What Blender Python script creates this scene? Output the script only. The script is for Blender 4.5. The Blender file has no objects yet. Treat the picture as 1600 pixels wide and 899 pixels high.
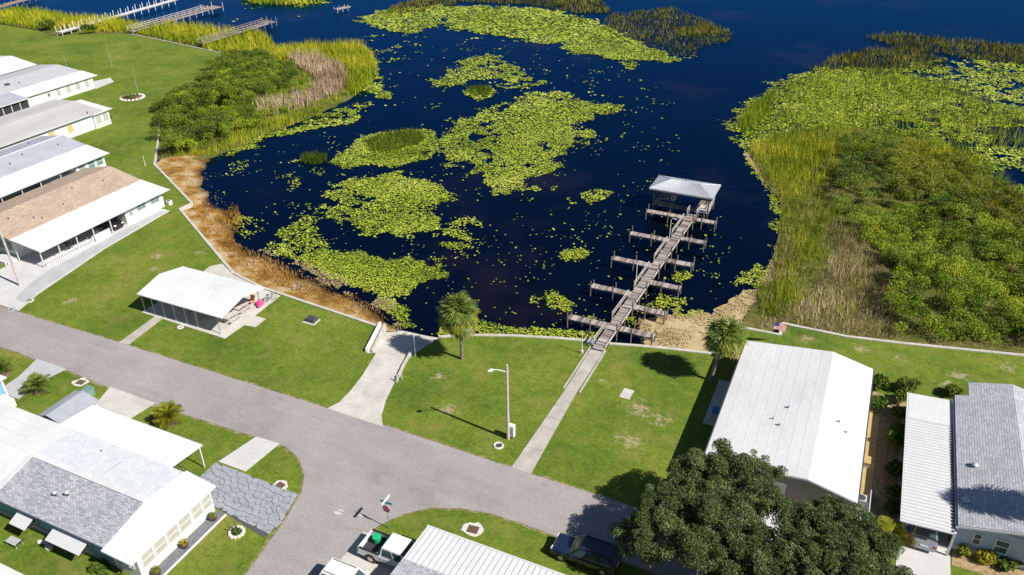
import bpy, bmesh, math, random
import numpy as np
from mathutils import Vector, Matrix
random.seed(7); rng = np.random.default_rng(7)
SC = bpy.context.scene; COL = SC.collection
R = math.radians
# ------------------------------------------------------------------ camera
# X runs along the street, Y from the street to the lake, Z up, lawn at 0 (metres)
F, PITCH, YAW, ROLL, H = 1245.0, R(30.5), R(25), R(-0.5), 47.0
cam = bpy.data.cameras.new('camera'); CAM = bpy.data.objects.new('camera', cam); COL.objects.link(CAM)
cam.sensor_width = 36; cam.lens = 36 * F / 1600; cam.clip_end = 9000; cam.clip_start = 0.5
CM = Matrix.Rotation(YAW, 3, 'Z') @ Matrix.Rotation(R(90) - PITCH, 3, 'X') @ Matrix.Rotation(ROLL, 3, 'Z')
CAM.location = (0, 0, H); CAM.rotation_euler = CM.to_euler(); SC.camera = CAM
SC.render.resolution_x, SC.render.resolution_y = 1024, 575
# ------------------------------------------------------------------ sky, sun, exposure
EL, SUN_AZ = R(44), R(97)
w = bpy.data.worlds.new('World'); SC.world = w; w.use_nodes = True
nt = w.node_tree; sky = nt.nodes.new('ShaderNodeTexSky'); sky.sky_type = 'NISHITA'; sky.sun_disc = False
sky.sun_elevation = EL; sky.sun_rotation = SUN_AZ; sky.air_density = 1.0; sky.dust_density = 0.3; sky.ozone_density = 3.0
bg = nt.nodes['Background']; bg.inputs['Strength'].default_value = 0.052
nt.links.new(sky.outputs['Color'], bg.inputs['Color'])
sd = bpy.data.lights.new('sun', 'SUN'); sd.energy = 5.0; sd.angle = R(0.5); sd.color = (1, 0.955, 0.88)
SUN = bpy.data.objects.new('sun', sd); COL.objects.link(SUN); SUN.location = (60, 0, 60)
SUN.rotation_euler = Vector((-math.cos(EL), 0.12 * math.cos(EL), -math.sin(EL))).to_track_quat('-Z', 'Y').to_euler()
vs = SC.view_settings; vs.view_transform = 'Standard'; vs.look = 'None'; vs.exposure = 0.42; vs.gamma = 1

# ------------------------------------------------------------------ helpers
def px(x, y, z=0.0):
    """photo pixel -> point on the level z"""
    d = CM @ Vector(((x - 800) / F, -(y - 449.5) / F, -1))
    t = (z - H) / d.z
    return Vector((d.x * t, d.y * t, z))
def pxs(pts, z=0.0): return [px(a, b, z) for a, b in pts]
OFF = {}
def tag(o, label=None, cat=None, group=None, kind=None):
    if label: o['label'] = label
    if cat: o['category'] = cat
    if group: o['group'] = group
    if kind: o['kind'] = kind
    return o
def thing(name, label, cat, loc=(0, 0, 0), group=None, rot=0, kind=None):
    o = bpy.data.objects.new(name, None); COL.objects.link(o); o.location = loc; o.rotation_euler = (0, 0, rot)
    o.empty_display_size = 0.2; OFF[o.name] = Vector(loc)
    return tag(o, label, cat, group, kind)
def link(name, me, parent=None, origin=None):
    o = bpy.data.objects.new(name, me); COL.objects.link(o)
    if parent: o.parent = parent; OFF[o.name] = OFF[parent.name]
    else: o.location = origin or (0, 0, 0); OFF[o.name] = Vector(origin or (0, 0, 0))
    return o
def copy_tree(o, parent=None):
    c = o.copy(); COL.objects.link(c); c.parent = parent; OFF[c.name] = OFF[o.name]
    for ch in list(o.children): copy_tree(ch, c)
    return c
class MB:
    def __init__(s): s.v = []; s.f = []; s.m = []
    def add(s, vs, fs, m=0):
        n = len(s.v); s.v += [tuple(p) for p in vs]
        for f in fs: s.f.append(tuple(i + n for i in f)); s.m.append(m)
        return s
    def box(s, x0, x1, y0, y1, z0, z1, m=0):
        v = [(x, y, z) for z in (z0, z1) for y in (y0, y1) for x in (x0, x1)]
        return s.add(v, [(0, 2, 3, 1), (4, 5, 7, 6), (0, 1, 5, 4), (2, 6, 7, 3), (0, 4, 6, 2), (1, 3, 7, 5)], m)
    def slab(s, a, b, c, d, t, m=0):
        p = [Vector(q) for q in (a, b, c, d)]; v = p + [q - Vector((0, 0, t)) for q in p]
        return s.add(v, [(0, 1, 2, 3), (7, 6, 5, 4), (0, 4, 5, 1), (1, 5, 6, 2), (2, 6, 7, 3), (3, 7, 4, 0)], m)
    def prism(s, poly, z0, z1, m=0):
        n = len(poly); v = [(p[0], p[1], z1) for p in poly] + [(p[0], p[1], z0) for p in poly]
        fs = [tuple(range(n)), tuple(range(2 * n - 1, n - 1, -1))] + [(i, n + i, n + (i + 1) % n, (i + 1) % n) for i in range(n)]
        return s.add(v, fs, m)
    def tube(s, pts, rs, n=8, m=0, cap=True):
        pts = [Vector(p) for p in pts]; rings = []
        if not hasattr(rs, '__len__'): rs = [rs] * len(pts)
        rs = [float(q) for q in rs]
        for i, p in enumerate(pts):
            d = (pts[min(i + 1, len(pts) - 1)] - pts[max(i - 1, 0)]).normalized()
            a = Vector((0, 0, 1)) if abs(d.z) < .9 else Vector((1, 0, 0))
            e = d.cross(a).normalized(); g = d.cross(e).normalized()
            rings.append([p + rs[i] * (math.cos(2 * math.pi * k / n) * e + math.sin(2 * math.pi * k / n) * g) for k in range(n)])
        v = [q for r_ in rings for q in r_]; fs = []
        for i in range(len(pts) - 1):
            for k in range(n): fs.append((i * n + k, i * n + (k + 1) % n, (i + 1) * n + (k + 1) % n, (i + 1) * n + k))
        if cap: fs += [tuple(range(n - 1, -1, -1)), tuple((len(pts) - 1) * n + k for k in range(n))]
        return s.add(v, fs, m)
    def bar(s, a, b, wd, ht, m=0):
        """beam of wd x ht from a to b (its top runs through a and b)"""
        a, b = Vector(a), Vector(b); d = b - a; e = Vector((-d.y, d.x, 0))
        e = (e.normalized() if e.length > 1e-6 else Vector((1, 0, 0))) * wd / 2
        return s.slab(a - e, b - e, b + e, a + e, ht, m)
    def build(s, name, mat, parent=None, origin=None, local=False, kind=None, smooth=False):
        me = bpy.data.meshes.new(name)
        o = link(name, me, parent, origin)
        off = Vector((0, 0, 0)) if local else OFF[o.name]
        me.from_pydata([(p[0] - off.x, p[1] - off.y, p[2] - off.z) for p in s.v], [], s.f)
        bm = bmesh.new(); bm.from_mesh(me); bmesh.ops.recalc_face_normals(bm, faces=bm.faces); bm.to_mesh(me); bm.free()
        for m_ in (mat if isinstance(mat, (list, tuple)) else [mat]): me.materials.append(m_)
        if len(set(s.m)) > 1: me.polygons.foreach_set('material_index', s.m)
        if smooth: me.polygons.foreach_set('use_smooth', [True] * len(me.polygons))
        if kind: o['kind'] = kind
        return o
def sheet(name, pts, z, mat, kind='structure', skirt=0.0, parent=None):
    """flat polygon of points (x, y), any outline; skirt drops its edge"""
    bm = bmesh.new(); vs = [bm.verts.new((p[0], p[1], z)) for p in pts]
    es = [bm.edges.new((vs[i], vs[(i + 1) % len(vs)])) for i in range(len(vs))]
    bmesh.ops.triangle_fill(bm, use_beauty=True, edges=es, normal=(0, 0, 1))
    for f in bm.faces:
        if f.normal.z < 0: f.normal_flip()
    if skirt:
        lo = [bm.verts.new((p[0], p[1], z - skirt)) for p in pts]
        for i in range(len(vs)): j = (i + 1) % len(vs); bm.faces.new((vs[i], lo[i], lo[j], vs[j]))
    me = bpy.data.meshes.new(name); bm.to_mesh(me); bm.free(); me.materials.append(mat)
    o = link(name, me, parent)
    if kind: o['kind'] = kind
    return o
def poly_mesh(name, V, n, mat, tint=None, parent=None, kind=None, smooth=False, origin=None):
    """fast mesh of equal n-gons; V is (faces*n, 3)"""
    V = np.asarray(V, np.float32).reshape(-1, 3); nf = len(V) // n
    me = bpy.data.meshes.new(name); me.vertices.add(len(V)); me.vertices.foreach_set('co', V.ravel())
    me.loops.add(len(V)); me.loops.foreach_set('vertex_index', np.arange(len(V), dtype=np.int32))
    me.polygons.add(nf); me.polygons.foreach_set('loop_start', np.arange(nf, dtype=np.int32) * n)
    if tint is not None:
        at = me.attributes.new('tint', 'FLOAT', 'FACE'); at.data.foreach_set('value', np.asarray(tint, np.float32))
    me.materials.append(mat); me.update(calc_edges=True); me.validate()
    o = link(name, me, parent, origin)
    if kind: o['kind'] = kind
    return o
def resample(pts, n):
    P = np.array([(p[0], p[1]) for p in pts], float); d = np.r_[0, np.cumsum(np.linalg.norm(np.diff(P, axis=0), axis=1))]
    t = np.linspace(0, d[-1], n); return np.stack([np.interp(t, d, P[:, 0]), np.interp(t, d, P[:, 1])], 1)
def inside(P, poly):
    x, y = P[:, 0], P[:, 1]; r = np.zeros(len(P), bool); n = len(poly)
    for i in range(n):
        x0, y0 = poly[i][0], poly[i][1]; x1, y1 = poly[(i + 1) % n][0], poly[(i + 1) % n][1]
        if y0 == y1: continue
        c = (y0 > y) != (y1 > y); r ^= c & (x < (x1 - x0) * (y - y0) / (y1 - y0) + x0)
    return r
def edge_dist(P, poly):
    d = np.full(len(P), 1e9); n = len(poly)
    for i in range(n):
        a = np.array(poly[i][:2], float); b = np.array(poly[(i + 1) % n][:2], float); e = b - a
        t = np.clip(((P - a) @ e) / (e @ e + 1e-9), 0, 1); d = np.minimum(d, np.linalg.norm(P - a - t[:, None] * e, axis=1))
    return np.where(inside(P, poly), d, -d)
_G = rng.random((256, 256))
def vnoise(P, s):
    q = P / s; i = np.floor(q).astype(int); f = q - i; f = f * f * (3 - 2 * f); x, y = i[:, 0], i[:, 1]
    g = lambda a, b: _G[a % 256, b % 256]
    return (g(x, y) * (1 - f[:, 0]) + g(x + 1, y) * f[:, 0]) * (1 - f[:, 1]) + (g(x, y + 1) * (1 - f[:, 0]) + g(x + 1, y + 1) * f[:, 0]) * f[:, 1]
def fbm(P, s): return .55 * vnoise(P, s) + .28 * vnoise(P + 31, s / 2.3) + .17 * vnoise(P + 77, s / 5.1)
def scatter(poly, per_m2, ragged=0.0, rs=4.0):
    Q = np.array([(p[0], p[1]) for p in poly]); lo, hi = Q.min(0) - ragged, Q.max(0) + ragged
    n = int((hi - lo).prod() * per_m2); P = lo + rng.random((n, 2)) * (hi - lo)
    if ragged: return P[edge_dist(P, Q) + (fbm(P, rs) - .5) * 2 * ragged > 0]
    return P[inside(P, Q)]
def blades_v(P, z, h, wd, lean=0.25):
    n = len(P); a = rng.random(n) * 2 * np.pi; e = np.stack([np.cos(a), np.sin(a), 0 * a], 1) * (wd / 2)[:, None]
    b = np.column_stack([P, np.broadcast_to(z, n)]); l = rng.normal(0, lean, (n, 2)) * h[:, None]
    t = b + np.column_stack([l, h]); return np.stack([b - e, b + e, t], 1).reshape(-1, 3)
def cards_v(C, size, up=0.5, asp=0.5):
    """leaf shaped quads at C, facing random ways, upwards by `up`"""
    n = len(C); N = rng.normal(size=(n, 3)); N /= np.linalg.norm(N, axis=1)[:, None]; N[:, 2] = np.abs(N[:, 2]) + up
    N /= np.linalg.norm(N, axis=1)[:, None]; T = np.cross(N, rng.normal(size=(n, 3))); T /= np.linalg.norm(T, axis=1)[:, None] + 1e-9
    B = np.cross(N, T); s = np.broadcast_to(size, n)[:, None] * (.6 + .8 * rng.random((n, 1)))
    return np.stack([C - T * s, C + B * s * asp, C + T * s, C - B * s * asp], 1).reshape(-1, 3)

# ------------------------------------------------------------------ materials
def new_mat(name):
    m = bpy.data.materials.new(name); m.use_nodes = True
    return m, m.node_tree, m.node_tree.nodes['Principled BSDF']
def node(nt, t, **kw):
    n = nt.nodes.new(t)
    for k, v in kw.items():
        if hasattr(n, k): setattr(n, k, v)
        else: n.inputs[k].default_value = v
    return n
def c4(c): return (c[0], c[1], c[2], 1)
def ramp(nt, src, stops):
    r_ = nt.nodes.new('ShaderNodeValToRGB'); e = r_.color_ramp.elements
    while len(e) < len(stops): e.new(.5)
    for q, (p, c) in zip(e, stops): q.position = p; q.color = c4(c)
    nt.links.new(src, r_.inputs[0]); return r_.outputs[0]
def noise(nt, scale, detail=4, rough=.6, stretch=None):
    g = nt.nodes.new('ShaderNodeNewGeometry'); out = g.outputs['Position']
    if stretch:
        mp = nt.nodes.new('ShaderNodeMapping'); mp.inputs['Scale'].default_value = stretch[:3]
        if len(stretch) > 3: mp.inputs['Rotation'].default_value = (0, 0, stretch[3])
        nt.links.new(out, mp.inputs[0]); out = mp.outputs[0]
    n = node(nt, 'ShaderNodeTexNoise', Scale=scale, Detail=detail, Roughness=rough); nt.links.new(out, n.inputs['Vector'])
    return n.outputs['Fac']
def mix(nt, fac, a, b, mode='MIX'):
    m = nt.nodes.new('ShaderNodeMix'); m.data_type = 'RGBA'; m.blend_type = mode
    for s, v in ((m.inputs[0], fac), (m.inputs[6], a), (m.inputs[7], b)):
        if isinstance(v, (int, float)): s.default_value = v
        elif isinstance(v, tuple): s.default_value = c4(v)
        else: nt.links.new(v, s)
    return m.outputs[2]
def bump(nt, bs, src, strength, dist):
    b = node(nt, 'ShaderNodeBump', Strength=strength, Distance=dist); nt.links.new(src, b.inputs['Height']); nt.links.new(b.outputs[0], bs.inputs['Normal'])
def plain(name, c, rough=.6, metal=0.0, var=.12, scale=1.5, spec=.5):
    m, nt, bs = new_mat(name); bs.inputs['Roughness'].default_value = rough; bs.inputs['Metallic'].default_value = metal
    bs.inputs['Specular IOR Level'].default_value = spec
    k = lambda f: tuple(min(1, x * f) for x in c)
    nt.links.new(ramp(nt, noise(nt, scale, 5, .65), [(.3, k(1 - var)), (.7, k(1 + var))]), bs.inputs['Base Color'])
    return m
def layered(name, stops, scale, fine=None, rough=.9, bmp=None, detail=6, stretch=None):
    """colour ramp over a large noise, multiplied by a fine grain"""
    m, nt, bs = new_mat(name); bs.inputs['Roughness'].default_value = rough; bs.inputs['Specular IOR Level'].default_value = .25
    c = ramp(nt, noise(nt, scale, detail, .65, stretch), stops)
    if fine:
        f = noise(nt, fine[0], 3, .7); c = mix(nt, 1.0, c, ramp(nt, f, [(.25, (1 - fine[1],) * 3), (.75, (1 + fine[1],) * 3)]), 'MULTIPLY')
    nt.links.new(c, bs.inputs['Base Color'])
    if bmp: bump(nt, bs, noise(nt, bmp[0], 4, .7), bmp[1], bmp[2])
    return m
def foliage(name, stops, transl=.3, rough=.55):
    m, nt, bs = new_mat(name); bs.inputs['Roughness'].default_value = rough; bs.inputs['Specular IOR Level'].default_value = .3
    a = node(nt, 'ShaderNodeAttribute', attribute_name='tint'); c = ramp(nt, a.outputs['Fac'], stops)
    nt.links.new(c, bs.inputs['Base Color'])
    t = nt.nodes.new('ShaderNodeBsdfTranslucent'); nt.links.new(c, t.inputs[0])
    mx = node(nt, 'ShaderNodeMixShader'); mx.inputs[0].default_value = transl
    nt.links.new(bs.outputs[0], mx.inputs[1]); nt.links.new(t.outputs[0], mx.inputs[2])
    nt.links.new(mx.outputs[0], nt.nodes['Material Output'].inputs[0]); return m
def lawn_material():
    m, nt, bs = new_mat('lawn'); bs.inputs['Roughness'].default_value = .95; bs.inputs['Specular IOR Level'].default_value = .12
    c = ramp(nt, noise(nt, .11, 6, .62), [(.28, (.064, .110, .014)), (.42, (.098, .156, .018)), (.56, (.136, .188, .023)), (.68, (.190, .205, .040))])
    c = mix(nt, 1.0, c, ramp(nt, noise(nt, 1.1, 5, .7), [(.25, (.66, .70, .66)), (.5, (1, 1, 1)), (.75, (1.35, 1.25, 1.2))]), 'MULTIPLY')
    c = mix(nt, 1.0, c, ramp(nt, noise(nt, 3.6, 8, .85), [(.3, (.42, .48, .42)), (.5, (1, 1, 1)), (.7, (1.65, 1.55, 1.5))]), 'MULTIPLY')
    c = mix(nt, ramp(nt, noise(nt, .42, 6, .7), [(.50, (0, 0, 0)), (.68, (.6, .6, .6))]), c, (.225, .200, .055))
    c = mix(nt, ramp(nt, noise(nt, 2.6, 3, .6), [(.62, (0, 0, 0)), (.70, (.55, .55, .55))]), c, (.075, .150, .014))
    geo = nt.nodes.new('ShaderNodeNewGeometry'); acc = None
    # worn spots where sand shows
    for (x, y, r_) in [(686, 588, 2.0), (1000, 640, 3.2), (985, 690, 3.0), (1030, 655, 2.2), (245, 400, 2.2), (310, 395, 1.6), (1345, 545, 2.0), (1410, 560, 1.6), (1500, 588, 2.4), (1575, 575, 2.0), (125, 585, 1.2), (655, 530, .9), (940, 595, 1.0), (60, 570, 1.2), (1260, 530, 1.6), (700, 640, 2.4), (240, 420, 1.4), (110, 470, 2.0), (1480, 600, 2.0)]:
        p = px(x, y); d = node(nt, 'ShaderNodeVectorMath', operation='DISTANCE'); d.inputs[1].default_value = p
        nt.links.new(geo.outputs['Position'], d.inputs[0])
        q = node(nt, 'ShaderNodeMapRange'); q.inputs[1].default_value = 0; q.inputs[2].default_value = r_; q.inputs[3].default_value = 1; q.inputs[4].default_value = 0
        nt.links.new(d.outputs['Value'], q.inputs[0])
        if acc is None: acc = q.outputs[0]
        else:
            k = node(nt, 'ShaderNodeMath', operation='MAXIMUM'); nt.links.new(acc, k.inputs[0]); nt.links.new(q.outputs[0], k.inputs[1]); acc = k.outputs[0]
    nn = noise(nt, 1.7, 8, .82)
    k = node(nt, 'ShaderNodeMath', operation='MULTIPLY_ADD'); nt.links.new(acc, k.inputs[0]); k.inputs[1].default_value = .26; nt.links.new(nn, k.inputs[2])
    f = ramp(nt, k.outputs[0], [(.675, (0, 0, 0)), (.76, (.8, .8, .8))])
    c = mix(nt, f, c, (.40, .32, .20))
    nt.links.new(c, bs.inputs['Base Color'])
    bump(nt, bs, noise(nt, 7, 4, .8), .7, .08)
    return m
def water_material():
    m, nt, bs = new_mat('lake_water'); out = nt.nodes['Material Output']
    bs.inputs['Roughness'].default_value = 1; bs.inputs['Specular IOR Level'].default_value = 0
    nt.links.new(ramp(nt, noise(nt, .035, 4, .6), [(.35, (.0005, .002, .006)), (.55, (.0012, .0025, .006)), (.70, (.010, .008, .010))]), bs.inputs['Base Color'])
    g = nt.nodes.new('ShaderNodeNewGeometry'); mp = nt.nodes.new('ShaderNodeMapping'); mp.inputs['Rotation'].default_value = (0, 0, R(-28)); mp.inputs['Scale'].default_value = (.35, 1.0, 1)
    nt.links.new(g.outputs['Position'], mp.inputs[0])
    n = node(nt, 'ShaderNodeTexNoise', Scale=1.2, Detail=3, Roughness=.55); nt.links.new(mp.outputs[0], n.inputs['Vector'])
    b = node(nt, 'ShaderNodeBump', Strength=.4, Distance=.2); nt.links.new(n.outputs['Fac'], b.inputs['Height'])
    gl = node(nt, 'ShaderNodeBsdfGlossy', Roughness=.12); gl.inputs['Color'].default_value = (.05, .36, .92, 1)
    fr = node(nt, 'ShaderNodeFresnel', IOR=1.42); nt.links.new(b.outputs[0], gl.inputs['Normal']); nt.links.new(b.outputs[0], fr.inputs['Normal'])
    mx = nt.nodes.new('ShaderNodeMixShader'); nt.links.new(fr.outputs[0], mx.inputs[0]); nt.links.new(bs.outputs[0], mx.inputs[1]); nt.links.new(gl.outputs[0], mx.inputs[2])
    nt.links.new(mx.outputs[0], out.inputs[0]); return m
def shingle_material(name, a, b, mortar, w_=.32, h_=.14, along='Y'):
    m, nt, bs = new_mat(name); bs.inputs['Roughness'].default_value = .9; bs.inputs['Specular IOR Level'].default_value = .2
    g = nt.nodes.new('ShaderNodeNewGeometry'); mp = nt.nodes.new('ShaderNodeMapping'); mp.inputs['Rotation'].default_value = (0, 0, R(90) if along == 'Y' else 0)
    nt.links.new(g.outputs['Position'], mp.inputs[0])
    br = node(nt, 'ShaderNodeTexBrick', Scale=1.0); br.inputs['Brick Width'].default_value = w_; br.inputs['Row Height'].default_value = h_; br.inputs['Mortar Size'].default_value = .018; br.inputs['Bias'].default_value = 0
    br.inputs['Color1'].default_value = c4(a); br.inputs['Color2'].default_value = c4(b); br.inputs['Mortar'].default_value = c4(mortar)
    nt.links.new(mp.outputs[0], br.inputs['Vector'])
    c = mix(nt, 1.0, br.outputs[0], ramp(nt, noise(nt, .5, 5, .7), [(.3, (.86, .86, .88)), (.7, (1.12, 1.1, 1.08))]), 'MULTIPLY')
    nt.links.new(c, bs.inputs['Base Color']); bump(nt, bs, br.outputs['Fac'], .4, -.02); return m

M = {}
M['lawn'] = lawn_material(); M['water'] = water_material()
def asphalt_material():
    m, nt, bs = new_mat('asphalt'); bs.inputs['Roughness'].default_value = .93; bs.inputs['Specular IOR Level'].default_value = .25
    c = ramp(nt, noise(nt, .14, 7, .68), [(.28, (.235, .215, .211)), (.44, (.305, .280, .275)), (.58, (.335, .310, .304)), (.75, (.385, .36, .353))])
    c = mix(nt, 1.0, c, ramp(nt, noise(nt, 8.0, 3, .75), [(.25, (.76,) * 3), (.75, (1.2,) * 3)]), 'MULTIPLY')
    c = mix(nt, 1.0, c, ramp(nt, noise(nt, .9, 6, .7, (.12, 1, 1)), [(.3, (.92,) * 3), (.7, (1.06,) * 3)]), 'MULTIPLY')
    g = nt.nodes.new('ShaderNodeNewGeometry'); wp = node(nt, 'ShaderNodeTexNoise', Scale=.6, Detail=4); nt.links.new(g.outputs['Position'], wp.inputs['Vector'])
    ad = node(nt, 'ShaderNodeVectorMath', operation='MULTIPLY_ADD'); ad.inputs[1].default_value = (3, 3, 0); nt.links.new(wp.outputs['Color'], ad.inputs[0]); nt.links.new(g.outputs['Position'], ad.inputs[2])
    vo = node(nt, 'ShaderNodeTexVoronoi', feature='DISTANCE_TO_EDGE', Scale=.16); nt.links.new(ad.outputs[0], vo.inputs['Vector'])
    k = ramp(nt, vo.outputs['Distance'], [(.0, (.9,) * 3), (.006, (.96,) * 3), (.012, (1,) * 3)])
    c = mix(nt, 1.0, c, k, 'MULTIPLY'); nt.links.new(c, bs.inputs['Base Color']); bump(nt, bs, noise(nt, 14, 3, .7), .3, .02); return m
M['asphalt'] = asphalt_material()
M['verge'] = layered('sandy_verge', [(.38, (.10, .13, .02)), (.5, (.19, .17, .06)), (.62, (.30, .25, .14))], 1.4, (9, .35), .95)
M['concrete'] = layered('concrete', [(.3, (.43, .40, .36)), (.55, (.54, .51, .47)), (.75, (.62, .59, .55))], .5, (9, .12), .9, (20, .2, .01))
M['concrete_pale'] = layered('pale_concrete', [(.3, (.48, .47, .465)), (.7, (.58, .57, .56))], .6, (9, .07), .9)
M['concrete_grey'] = layered('grey_concrete', [(.3, (.36, .365, .38)), (.7, (.46, .465, .475))], .6, (9, .1), .9)
M['seawall'] = layered('seawall_concrete', [(.3, (.40, .37, .32)), (.7, (.58, .55, .50))], 1.2, (8, .15), .9)
M['flag_stone'] = layered('flagstone', [(.3, (.25, .265, .30)), (.7, (.37, .385, .425))], 1.3, (8, .14), .8)
M['joint'] = plain('joint_mortar', (.07, .075, .085), .9)
M['white_roof'] = layered('white_roof_coating', [(.25, (.54, .545, .555)), (.5, (.63, .63, .635)), (.75, (.68, .68, .675))], .35, (2.2, .06), .6, None, 7, (1, .35, 1))
M['white_metal'] = plain('white_metal', (.59, .595, .60), .4, 0, .04)
M['grey_metal'] = plain('galvanised_metal', (.50, .53, .58), .38, .35, .08)
M['seam'] = plain('roof_seam', (.33, .34, .37), .6)
M['light_seam'] = plain('pale_roof_seam', (.60, .61, .64), .6)
M['white_wall'] = plain('white_siding', (.66, .66, .655), .6, 0, .06)
M['cream_wall'] = plain('cream_siding', (.62, .61, .57), .6, 0, .06)
M['grey_wall'] = plain('grey_siding', (.25, .245, .24), .7, 0, .05)
M['blue_wall'] = plain('blue_siding', (.17, .38, .54), .6, 0, .06)
M['pale_blue_wall'] = plain('pale_blue_siding', (.36, .43, .58), .6, 0, .05)
M['skirt_wall'] = plain('grey_skirting', (.34, .35, .38), .7, 0, .08)
M['glass'] = plain('window_glass', (.05, .085, .09), .08, 0, .1)
M['teal_glass'] = plain('teal_window_glass', (.13, .22, .22), .1, 0, .15)
M['blind'] = plain('window_blind', (.42, .405, .35), .6, 0, .05)
M['yellow_blind'] = plain('yellow_blind', (.62, .42, .14), .6)
M['dark'] = plain('dark_interior', (.03, .032, .036), .8)
M['black'] = plain('black_rubber', (.018, .018, .02), .6)
M['dark_metal'] = plain('dark_metal', (.06, .06, .065), .5)
M['shingle_grey'] = shingle_material('grey_shingle', (.29, .305, .35), (.52, .53, .57), (.21, .215, .24), along='X')
M['shingle_right'] = shingle_material('slate_shingle', (.38, .395, .43), (.52, .535, .565), (.23, .24, .275), .34, .19)
M['shingle_tan'] = shingle_material('tan_shingle', (.39, .295, .225), (.52, .415, .335), (.29, .21, .16), .5, .16)
M['shingle_blue'] = layered('blue_grey_roofing', [(.3, (.32, .34, .39)), (.7, (.40, .42, .47))], .4, (6, .06), .85)
M['roof_grey'] = layered('weathered_grey_roof', [(.3, (.40, .39, .385)), (.6, (.49, .475, .465)), (.75, (.58, .57, .56))], .22, (4, .05), .85, None, 6, (1, .35, 1))
M['roof_shingle_far'] = layered('far_grey_shingle', [(.3, (.38, .385, .41)), (.7, (.48, .485, .51))], .6, (5, .10), .9)
M['wood'] = layered('weathered_wood', [(.3, (.20, .165, .145)), (.7, (.34, .29, .265))], 2.0, (12, .25), .9)
M['wood_pale'] = layered('pale_weathered_wood', [(.3, (.42, .37, .35)), (.7, (.56, .51, .48))], 2.0, (12, .2), .9)
M['piling'] = layered('piling_wood', [(.3, (.10, .08, .07)), (.7, (.22, .18, .16))], 3.0, (12, .2), .9)
M['redwood'] = plain('reddish_wood', (.36, .17, .12), .8, 0, .2)
M['bark'] = layered('bark', [(.3, (.13, .105, .08)), (.7, (.26, .22, .175))], 4, (14, .3), .95, (9, .6, .05))
M['mulch'] = layered('mulch', [(.3, (.20, .13, .07)), (.5, (.36, .25, .14)), (.7, (.52, .39, .24))], 3.2, (9, .4), .95, (9, .8, .05))
M['sand'] = layered('sand_bed', [(.3, (.40, .27, .11)), (.7, (.55, .40, .19))], 2.2, (10, .15), .95)
M['gravel'] = layered('dark_gravel', [(.3, (.10, .105, .12)), (.7, (.22, .225, .25))], 6, (18, .5), .9)
M['mud'] = layered('marsh_mud', [(.3, (.06, .062, .015)), (.5, (.11, .11, .022)), (.62, (.17, .14, .05)), (.75, (.26, .20, .10))], .5, (5, .4), .95)
M['bank'] = layered('dry_lake_bank', [(.30, (.07, .05, .03)), (.38, (.18, .09, .022)), (.46, (.30, .155, .032)), (.54, (.38, .255, .11)), (.63, (.46, .36, .22)), (.70, (.27, .135, .025))], .33, (4, .3), .95, (6, .6, .08))
def wet_edge(m, z0, z1, dark):
    nt = m.node_tree; bs = nt.nodes['Principled BSDF']; src = bs.inputs['Base Color'].links[0].from_socket
    g = nt.nodes.new('ShaderNodeNewGeometry'); sp = nt.nodes.new('ShaderNodeSeparateXYZ'); nt.links.new(g.outputs['Position'], sp.inputs[0])
    q = nt.nodes.new('ShaderNodeMapRange'); q.inputs[1].default_value = z0; q.inputs[2].default_value = z1; nt.links.new(sp.outputs['Z'], q.inputs[0])
    nt.links.new(mix(nt, q.outputs[0], mix(nt, 1.0, src, dark, 'MULTIPLY'), src), bs.inputs['Base Color'])
wet_edge(M['bank'], -.79, -.66, (.28, .27, .27))
M['soil'] = plain('soil', (.16, .09, .055), .95, 0, .3, 6)
M['stone'] = plain('pale_stone', (.60, .56, .50), .85, 0, .2, 4)
M['red_sign'] = plain('sign_red', (.45, .012, .02), .4)
M['teal_sign'] = plain('sign_teal', (.03, .22, .28), .4)
M['green_box'] = plain('transformer_green', (.16, .27, .25), .6)
M['white_box'] = plain('white_plastic', (.75, .76, .76), .4)
M['orange'] = plain('orange_plastic', (.75, .28, .10), .5)
M['pink'] = plain('pink_vinyl', (.75, .05, .26), .4)
M['green_plastic'] = plain('green_plastic', (.02, .42, .17), .4)
M['blue_tarp'] = plain('blue_tarp', (.05, .22, .55), .5)
M['red_cloth'] = plain('flag_red', (.55, .02, .03), .7); M['blue_cloth'] = plain('flag_blue', (.03, .05, .22), .7); M['white_cloth'] = plain('flag_white', (.75, .75, .75), .7)
M['pot'] = plain('dark_pot', (.07, .05, .05), .6); M['terra'] = plain('terracotta_pot', (.30, .13, .07), .7)
def paint(name, c, metal=.0):
    m, nt, bs = new_mat(name); bs.inputs['Base Color'].default_value = c4(c); bs.inputs['Roughness'].default_value = .25; bs.inputs['Metallic'].default_value = metal
    bs.inputs['Coat Weight'].default_value = .6; bs.inputs['Coat Roughness'].default_value = .06
    nt.links.new(ramp(nt, noise(nt, 1.2, 3), [(.3, tuple(.93 * x for x in c)), (.7, c)]), bs.inputs['Base Color']); return m
M['paint_white'] = paint('white_car_paint', (.78, .78, .79)); M['paint_navy'] = paint('navy_car_paint', (.012, .022, .06))
M['paint_silver'] = paint('silver_car_paint', (.38, .40, .43), .5); M['paint_black'] = paint('black_car_paint', (.012, .012, .014)); M['paint_red'] = paint('red_car_paint', (.45, .015, .02))
M['rim'] = plain('alloy_rim', (.5, .5, .52), .3, .8); M['taillight'] = plain('tail_lamp_red', (.4, .01, .01), .25); M['headlight'] = plain('head_lamp_glass', (.7, .72, .75), .1)
M['pad'] = foliage('lily_pad_leaf', [(0, (.15, .21, .018)), (.3, (.31, .40, .028)), (.7, (.43, .50, .045)), (1, (.58, .58, .16))], .12, .45)
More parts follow.
